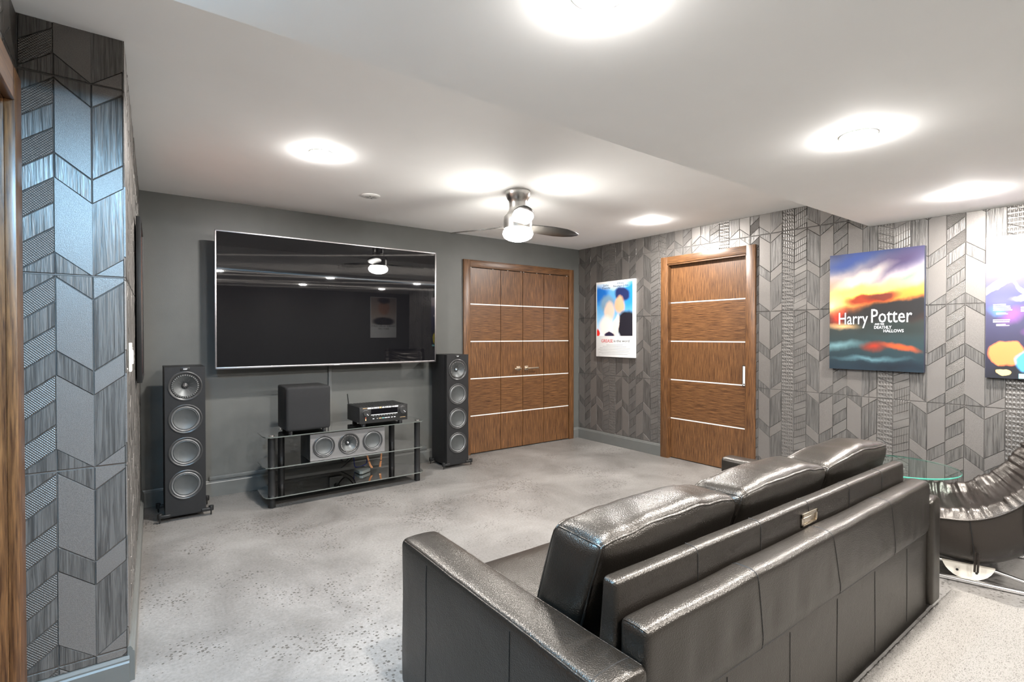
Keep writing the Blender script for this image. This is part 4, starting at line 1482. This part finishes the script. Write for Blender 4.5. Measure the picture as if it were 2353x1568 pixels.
# ---------------------------------------------------------------- sofa
def sofa():
    t = thing('sofa', (1.96, 1.29, 0), 'three-seat black leather sofa with its back to the camera', 'sofa')
    wr_ = lambda p, s, a: nz(p.x * s, p.y * s, p.z * s) * a

    # arms
    for x0, x1, y1_, z0_, zt, sg in ((.790, .940, 1.778, .003, .545, -1), (2.984, 3.108, 1.822, .031, .530, 1)):
        def dfm(p, a, n, sg=sg):
            p = p.copy()
            top = max(0, a.z) ** 6
            if a.z > .95:
                p.z += .007 * (1 - a.x * a.x) + .0035 * nz(p.x * 5, p.y * 7, 3.3)
            p.x += .004 * nz(p.y * 4, p.z * 4, sg * 7.1) * (1 - top)
            return p
        mb, mp = softbox((x0, .745, z0_), (x1, y1_, zt), .020, (4, 22, 10), dfm)
        arm = mb.build('arm', 'leather', t, smooth=60)
        for xx in (x0, x1):
            MB().tube([mp((xx, .765 + k * (y1_ - .785) / 40, zt)) for k in range(41)], .0028, 6).build('piping', 'leather', arm, smooth=60)
        ox = x0 if sg < 0 else x1
        for yy in (1.565, 1.085):
            MB().tube([mp((ox, yy + .02 * (1 - k / 14) * (.55 - 0) , .05 + k * .47 / 14)) for k in range(15)], .0016, 5).build('seam', 'seam', arm)
        MB().tube([mp((x0 + .01 + k * (x1 - x0 - .02) / 8, .745 + .05, zt)) for k in range(9)], .0013, 5).build('seam', 'seam', arm)

    # outer back: lower panel, and the flap folded over its top
    mb, mp = softbox((.944, .766, .006), (2.984, .84, .40), .012, (20, 2, 6), lambda p, a, n: p + Vector((0, .003 * nz(p.x * 3, 1, p.z * 4), 0)))
    bk = mb.build('back_panel', 'leather', t, smooth=60)
    for x in (1.294, 1.650, 1.996, 2.346, 2.711):
        MB().tube([mp((x, .766, .05 + k * .32 / 12)) for k in range(13)], .0016, 5).build('seam', 'seam', bk)

    def flap(p, a, n):
        p = p.copy()
        if n.y < .3:
            # drape wrinkles on the outer face, and the lower edge drawn in
            k = max(0, 1 - abs(a.z + .15))
            wv = .0045 * nz(p.x * 11, 2.0, p.z * 2.2) + .0028 * nz(p.x * 26, 5.0, p.z * 3.0)
            p.y -= wv * k * max(0, -a.y)
            if a.z < -.6:
                p.y += .008 * ((-a.z - .6) / .4) * max(0, -a.y)
        if n.z > .3:
            p.z += .003 * nz(p.x * 6, p.y * 9, 0) + .004 * (1 - a.y * a.y) * (1 - .3 * abs(a.x))
        return p
    mb, mp = softbox((.940, .754, .376), (2.986, .842, .622), .020, (110, 4, 14), flap)
    fl = mb.build('back_flap', 'leather', t, smooth=60)
    for xt, xb in ((1.431, 1.468), (1.930, 2.005), (2.480, 2.544)):
        pts = [mp((xt + (xb - xt) * k / 14, .754, .612 - k * .225 / 14)) for k in range(15)]
        pts = [mp((xt, .84 - k * .08 / 6, .622)) for k in range(7)] + pts
        MB().tube(pts, .0018, 5).build('seam', 'seam', fl)
    MB().tube([mp((.944 + k * 2.038 / 80, .757, .377)) for k in range(81)], .0024, 5).build('seam', 'seam', fl)
    MB().tube([mp((.940, .756 + k * .08 / 6, .622)) for k in range(7)] + [], .0022, 5).build('piping', 'leather', fl)

    # headrest rail: wedge, thin at the top
    def rail(p, a, n):
        p = p.copy()
        u = (a.z + 1) / 2
        if a.y > 0:
            p.y -= u * .050 * max(0, a.y)
        p.z += .0025 * nz(p.x * 4, 0, 9) * u
        return p
    mb, mp = softbox((.934, .846, .36), (2.945, .930, .702), .016, (40, 3, 10), rail)
    rl = mb.build('headrest_rail', 'leather', t, smooth=60)
    for x in (1.275, 1.620, 1.955, 2.310, 2.660):
        MB().tube([mp((x, .93 - k * .082 / 8, .702)) for k in range(9)] + [mp((x, .846, .698 - k * .12 / 8)) for k in range(9)], .0018, 5).build('seam', 'seam', rl)
    # recessed pull set in the rail
    hx0, hx1, hz0, hz1 = 1.895, 2.018, .622, .667
    y = .8455
    hp = MB()
    hp.box(hx0, hx0 + .012, y - .004, y, hz0, hz1).box(hx1 - .010, hx1, y - .004, y, hz0, hz1).box(hx0, hx1, y - .004, y, hz1 - .013, hz1).box(hx0, hx1, y - .004, y, hz0, hz0 + .006)
    hp.box(hx0 + .012, hx1 - .010, y - .0008, y, hz0 + .006, hz1 - .013)
    hd = hp.build('pull_handle', 'nickel', t, bevel=.0008)
    mbh, _ = softbox((hx0 + .013, y - .0035, hz0 + .012), (hx0 + .080, y - .0002, hz1 - .014), .0015, (4, 1, 3), lambda p, a, n: p + Vector((0, -.0025 * (1 - a.x * a.x), 0)))
    mbh.build('pull_lip', 'nickel', hd)

    # seat
    for x0, x1 in ((.948, 1.622), (1.626, 2.300), (2.304, 2.980)):
        def seat(p, a, n):
            p = p.copy()
            if n.z > .3:
                p.z += .016 * (1 - a.x ** 4) * (1 - a.y ** 4) + .003 * nz(p.x * 6, p.y * 6, 1)
            return p
        mb, mp = softbox((x0, .93, .24), (x1, 1.70, .405), .035, (10, 12, 4), seat)
        sc = mb.build('seat_cushion', 'leather', t, smooth=60)
        MB().tube([mp((x0 + .01 + k * (x1 - x0 - .02) / 20, 1.70, .405)) for k in range(21)], .0025, 5).build('piping', 'leather', sc)
    MB().box(.93, 2.99, .80, 1.67, .035, .245).build('seat_base', 'leather', t, bevel=.01)

    # back cushions
    for i, (x0, x1) in enumerate(((.955, 1.618), (1.632, 2.296), (2.310, 2.968))):
        def cush(p, a, n, i=i):
            p = p.copy()
            e = (1 - a.x ** 4)
            ez = (1 - a.z ** 4)
            if n.z > .2:
                p.z += (.040 * (1 - abs(a.x) ** 2.5) * (1 - .35 * a.y * a.y)) * min(1, n.z * 1.4)
                p.z += .010 * nz(p.x * 7 + i * 3, p.y * 5, i * 4.4) + .005 * nz(p.x * 17, p.y * 9, i * 2.2)
            if n.y < -.2:
                p.y -= .018 * e * ez
                p.y += .006 * nz(p.x * 5, 3 + i, p.z * 8)
            if n.y > .2:
                p.y += .050 * e * ez
            if abs(n.x) > .3:
                p.x += (1 if n.x > 0 else -1) * (.010 * (1 - a.y ** 2) * ez)
                # creases low on the ends
                lo = max(0, -a.z + .1)
                p.x += .007 * lo * nz(p.y * 6, p.z * 42 + p.y * 14, i * 5.0)
            # the whole pad leans back on the rail
            p.y -= (p.z - .60) * .32
            return p
        mb, mp = softbox((x0, .960, .395), (x1, 1.165, .768), .040, (26, 8, 14), cush)
        cu = mb.build('back_cushion', 'leather', t, smooth=60)
        for yy, rad in ((.960, .0042), (1.165, .0042)):
            pts = []
            n = 30
            for k in range(n):
                pts.append((x0 + (x1 - x0) * k / n, yy, .768))
            for k in range(16):
                pts.append((x1, yy, .768 - (.768 - .395) * k / 16))
            for k in range(n):
                pts.append((x1 - (x1 - x0) * k / n, yy, .395))
            for k in range(16):
                pts.append((x0, yy, .395 + (.768 - .395) * k / 16))
            MB().tube([mp(p) for p in pts], rad, 6, closed=True).build('piping', 'leather', cu, smooth=60)
        for xx in (x0, x1):
            MB().tube([mp((xx, .960 + k * .205 / 10, .768)) for k in range(11)], .0030, 6).build('piping', 'leather', cu, smooth=60)
            sg = .004 if xx == x0 else -.004
    for x in (1.1, 2.8):
        for yy in (.90, 1.60):
            MB().cyl((x, yy, 0), (x, yy, .04), .025, 12).build('foot', 'black', t)


sofa()


# ---------------------------------------------------------------- leather lounge chair, glass table, rug
def chair():
    ang = R_(17)
    O = Vector((3.46, .70, 0))
    wx = Vector((math.cos(ang), math.sin(ang), 0))
    fy = Vector((-wx.y, wx.x, 0))
    t = thing('lounge_chair', O + wx * .33, 'dark brown wrinkled leather lounge chair on steel tubes at the right edge', 'chair')
    WD = .70

    def P(a, l, z):
        return O + wx * a + fy * l + Vector((0, 0, z))
    # rim line seen from the side: (along, height) from the front lip to the top of the back
    rim = [(.235, .275), (.225, .305), (.205, .326), (.17, .336), (.12, .338), (.02, .348), (-.07, .382), (-.15, .438), (-.21, .505), (-.27, .585), (-.32, .67), (-.38, .78), (-.43, .90), (-.46, .99)]
    bot = [(.225, .20), (.21, .15), (.19, .115), (.15, .094), (.10, .084), (-.01, .076), (-.08, .088), (-.16, .128), (-.235, .19), (-.32, .28), (-.40, .39), (-.48, .53), (-.54, .69), (-.56, .85)]

    def spl(pts, k):
        out = []
        for i in range(len(pts) - 1):
            p0, p1, p2, p3 = [Vector((*pts[max(0, min(len(pts) - 1, i + j))], 0)) for j in (-1, 0, 1, 2)]
            for j in range(k):
                u = j / k
                q = .5 * ((2 * p1) + (p2 - p0) * u + (2 * p0 - 5 * p1 + 4 * p2 - p3) * u * u + (3 * p1 - p0 - 3 * p2 + p3) * u ** 3)
                out.append((q.x, q.y))
        out.append(pts[-1])
        return out
    K = 14
    rim_s, bot_s = spl(rim, K), spl(bot, K)
    ns = len(rim_s)

    # outer shell: underside from near rim, round the belly, to the far rim
    prof = []
    m_ = 26
    mb = MB()
    for i in range(ns):
        r_, b_ = rim_s[i], bot_s[i]
        for k in range(m_ + 1):
            u = k / m_
            a = u * WD
            # height along the side: superellipse belly
            q = abs(2 * u - 1)
            dep = (1 - q ** 5)
            dep = dep ** .55
            l = r_[0] + (b_[0] - r_[0]) * dep
            z = r_[1] + (b_[1] - r_[1]) * dep
            bul = .022 * math.sin(math.pi * min(1, dep * 1.0)) * (1 if u > .5 else -1)
            mb.v.append(P(a + bul, l, z))
    for i in range(ns - 1):
        for k in range(m_):
            mb.f.append((i * (m_ + 1) + k, i * (m_ + 1) + k + 1, (i + 1) * (m_ + 1) + k + 1, (i + 1) * (m_ + 1) + k))
    for e in (0, ns - 1):
        mb.f.append(tuple(e * (m_ + 1) + k for k in range(m_ + 1)))
    mb.build('shell', 'leather2', t, smooth=60)
    # inner pad with deep cross wrinkles
    mb = MB()
    m2 = 40
    for i in range(ns):
        r_ = rim_s[i]
        j0, j1 = max(0, i - 1), min(ns - 1, i + 1)
        tx, tz = rim_s[j1][0] - rim_s[j0][0], rim_s[j1][1] - rim_s[j0][1]
        ll = math.hypot(tx, tz)
        nx_, nz_ = (tz / ll, -tx / ll)      # towards the sitter
        if nz_ < 0 and abs(nz_) > abs(nx_):
            nx_, nz_ = -nx_, -nz_
        if nx_ < 0 and abs(nx_) > abs(nz_):
            nx_, nz_ = -nx_, -nz_
        for k in range(m2 + 1):
            u = k / m2
            q = abs(2 * u - 1)
            edge = max(0, (q - .72) / .28)
            roll = .040 * math.sin(math.pi * min(1, (1 - q) / .30)) if q > .70 else 0
            dish = -.055 * (1 - (q / .72) ** 2) if q < .72 else 0
            h = roll + dish + .002
            wr = 0
            s_ = i / K
            fade = 1 - .3 * q
            wr += .026 * abs(nz(s_ * 1.7 + 1.1 * math.sin(u * 4 + s_), u * 2.2, 2.2)) * fade
            wr += .010 * nz(s_ * 5.5 + 1.6 * u, u * 2.6, 7.7) * fade
            if q > .70:
                wr += .010 * nz(s_ * 3.1 + u * 2, u * 5, 1.3) * math.sin(math.pi * min(1, (1 - q) / .30))
            if k in (0, m2):
                wr = 0
                h = 0
            a = u * WD
            mb.v.append(P(a, r_[0] + nx_ * (h + wr), r_[1] + nz_ * (h + wr)))
    for i in range(ns - 1):
        for k in range(m2):
            mb.f.append((i * (m2 + 1) + k, i * (m2 + 1) + k + 1, (i + 1) * (m2 + 1) + k + 1, (i + 1) * (m2 + 1) + k))
    mb.build('seat_pad', 'leather2', t, smooth=60)
    for a in (-.004, WD + .004):
        MB().tube([P(a, *r_) for r_ in rim_s], .0055, 8).build('piping', 'leather2', t, smooth=60)
    for i0 in (5.1, 7.6):
        i = int(i0 * K)
        pts = []
        for k in range(10):
            u = .5 * (k / 9) ** 1.3 * .25
            q = abs(2 * u - 1)
            dep = (1 - q ** 5) ** .55
            bul = -.022 * math.sin(math.pi * min(1, dep)) - .002
            pts.append(P(u * WD + bul, rim_s[i][0] + (bot_s[i][0] - rim_s[i][0]) * dep, rim_s[i][1] + (bot_s[i][1] - rim_s[i][1]) * dep))
        MB().tube(pts, .002, 5).build('seam', 'seam', t)
    # small leather strap at the seam
    s_ = MB()
    for off_ in (-.006, .006):
        s_.tube([P(-.019, -.014 + off_, .195), P(-.021, -.013 + off_, .15), P(-.006, -.012 + off_, .09)], .005, 6)
    s_.build('strap', 'leather2', t)
    # white half-round plate and floor tubes
    for a in (.075, WD - .075):
        pl = [(.118, .093)] + [(.012 + .108 * math.cos(k * math.pi / 16), .120 - .106 * math.sin(k * math.pi / 16)) for k in range(1, 16)] + [(-.094, .093)]
        pl = [(l, max(.020, z)) for l, z in pl]
        fp = MB().prism(pl, lambda l, z, d: P(a + d, l, z), -.004, .004).build('rocker_plate', 'cream', t, smooth=0)
        for l in (.055, -.022):
            MB().cyl(P(a - .0045, l, .058), P(a - .0052, l, .058), .006, 12).build('bolt_hole', 'seam', fp, smooth=0)
    for a in (.055, WD - .055):
        MB().tube([P(a, .20, .013), P(a, .1, .013), P(a, 0, .013), P(a, -.25, .013), P(a, -.5, .013)], .012, 12).build('floor_tube', 'chrome', t)
        MB().tube([P(a + .04, .20, .10), P(a + .05, .12, .085), P(a + .05, -.1, .075), P(a + .02, -.3, .04), P(a, -.46, .014)], .010, 12).build('curved_tube', 'chrome', t)
    MB().tube([P(.055, .20, .013), P(WD - .055, .20, .013)], .012, 12).build('cross_tube', 'chrome', t)
    MB().tube([P(.055, -.5, .013), P(WD - .055, -.5, .013)], .012, 12).build('cross_tube', 'chrome', t)


chair()


def glass_table():
    c = Vector((3.80, 1.13, 0))
    t = thing('side_table', c, 'round clear glass side table between the sofa arm and the posters', 'table')
    n = 64
    r = .305
    top = MB()
    top.add([(c.x + r * math.cos(2 * math.pi * k / n), c.y + r * math.sin(2 * math.pi * k / n), .500) for k in range(n)], [tuple(range(n))])
    top.build('glass_top', 'table_glass', t, smooth=0)
    MB().lathe([(r, .490), (r + .002, .495), (r, .500)], c, n=n, cap=False).build('polished_edge', 'table_edge', t)
    MB().lathe([(.05, .484), (.05, .490)], c, n=24).build('top_disc', 'chrome', t)
    MB().lathe([(.022, .012), (.022, .484)], c, n=20).build('stem', 'chrome', t)
    MB().lathe([(.085, .0), (.085, .006), (.07, .012), (.022, .016)], c, n=40).build('base_disc', 'chrome', t)


glass_table()


def rug_mat():
    m, nt, b = nm('woven_rug')
    L = nt.links.new
    tc = N(nt, 'ShaderNodeTexCoord')
    n = N(nt, 'ShaderNodeTexNoise', i_Scale=190., i_Detail=3., i_Roughness=.7)
    mp = N(nt, 'ShaderNodeMapping')
    mp.inputs['Scale'].default_value = (.8, 1.3, 1)
    L(tc.outputs['Object'], mp.inputs[0])
    L(mp.outputs[0], n.inputs['Vector'])
    r = N(nt, 'ShaderNodeValToRGB')
    e = r.color_ramp.elements
    e[0].position, e[1].position = .34, .5
    e[0].color = (.075, .066, .057, 1)
    e[1].color = (.185, .174, .158, 1)
    L(n.outputs[0], r.inputs[0])
    L(r.outputs[0], b.inputs['Base Color'])
    b.inputs['Roughness'].default_value = .9
    bp = N(nt, 'ShaderNodeBump', i_Strength=.8, i_Distance=.004)
    L(n.outputs[0], bp.inputs['Height'])
    L(bp.outputs[0], b.inputs['Normal'])
    return m


def rug():
    M['rug'] = rug_mat()
    x0, x1, y0, y1 = 1.30, 3.340, -.90, .760
    t = thing('area_rug', (2.3, 0, 0), 'thick off-white woven rug on the floor behind the sofa', 'rug')
    MB().box(x0 + .01, x1 - .01, y0 + .01, y1 - .01, .001, .010).build('backing', 'rug', t, smooth=0)
    # looped pile as one bumpy surface
    rx0, ry0 = 1.75, -.45
    nx_, ny_ = 300, 220
    mb = MB()
    rnd = random.Random(5)
    for j in range(ny_ + 1):
        for i in range(nx_ + 1):
            x = x0 + (x1 - x0) * i / nx_
            y = y0 + (y1 - y0) * j / ny_
            e = min(i, nx_ - i, j, ny_ - j)
            z = .024 + rnd.uniform(-.0035, .0035) + .0015 * nz(x * 9, y * 9, 0)
            if e == 0:
                z = .003
                x += rnd.uniform(-.003, .003)
                y += rnd.uniform(-.003, .003)
            elif e == 1:
                z = .014 + rnd.uniform(-.003, .003)
            mb.v.append(Vector((x + rnd.uniform(-.002, .002), y + rnd.uniform(-.002, .002), z)))
    for j in range(ny_):
        for i in range(nx_):
            a = j * (nx_ + 1) + i
            mb.f.append((a, a + 1, a + nx_ + 2, a + nx_ + 1))
    o = mb.build('loop_pile', 'rug', t, smooth=75)
    tag(o, kind='stuff')


rug()
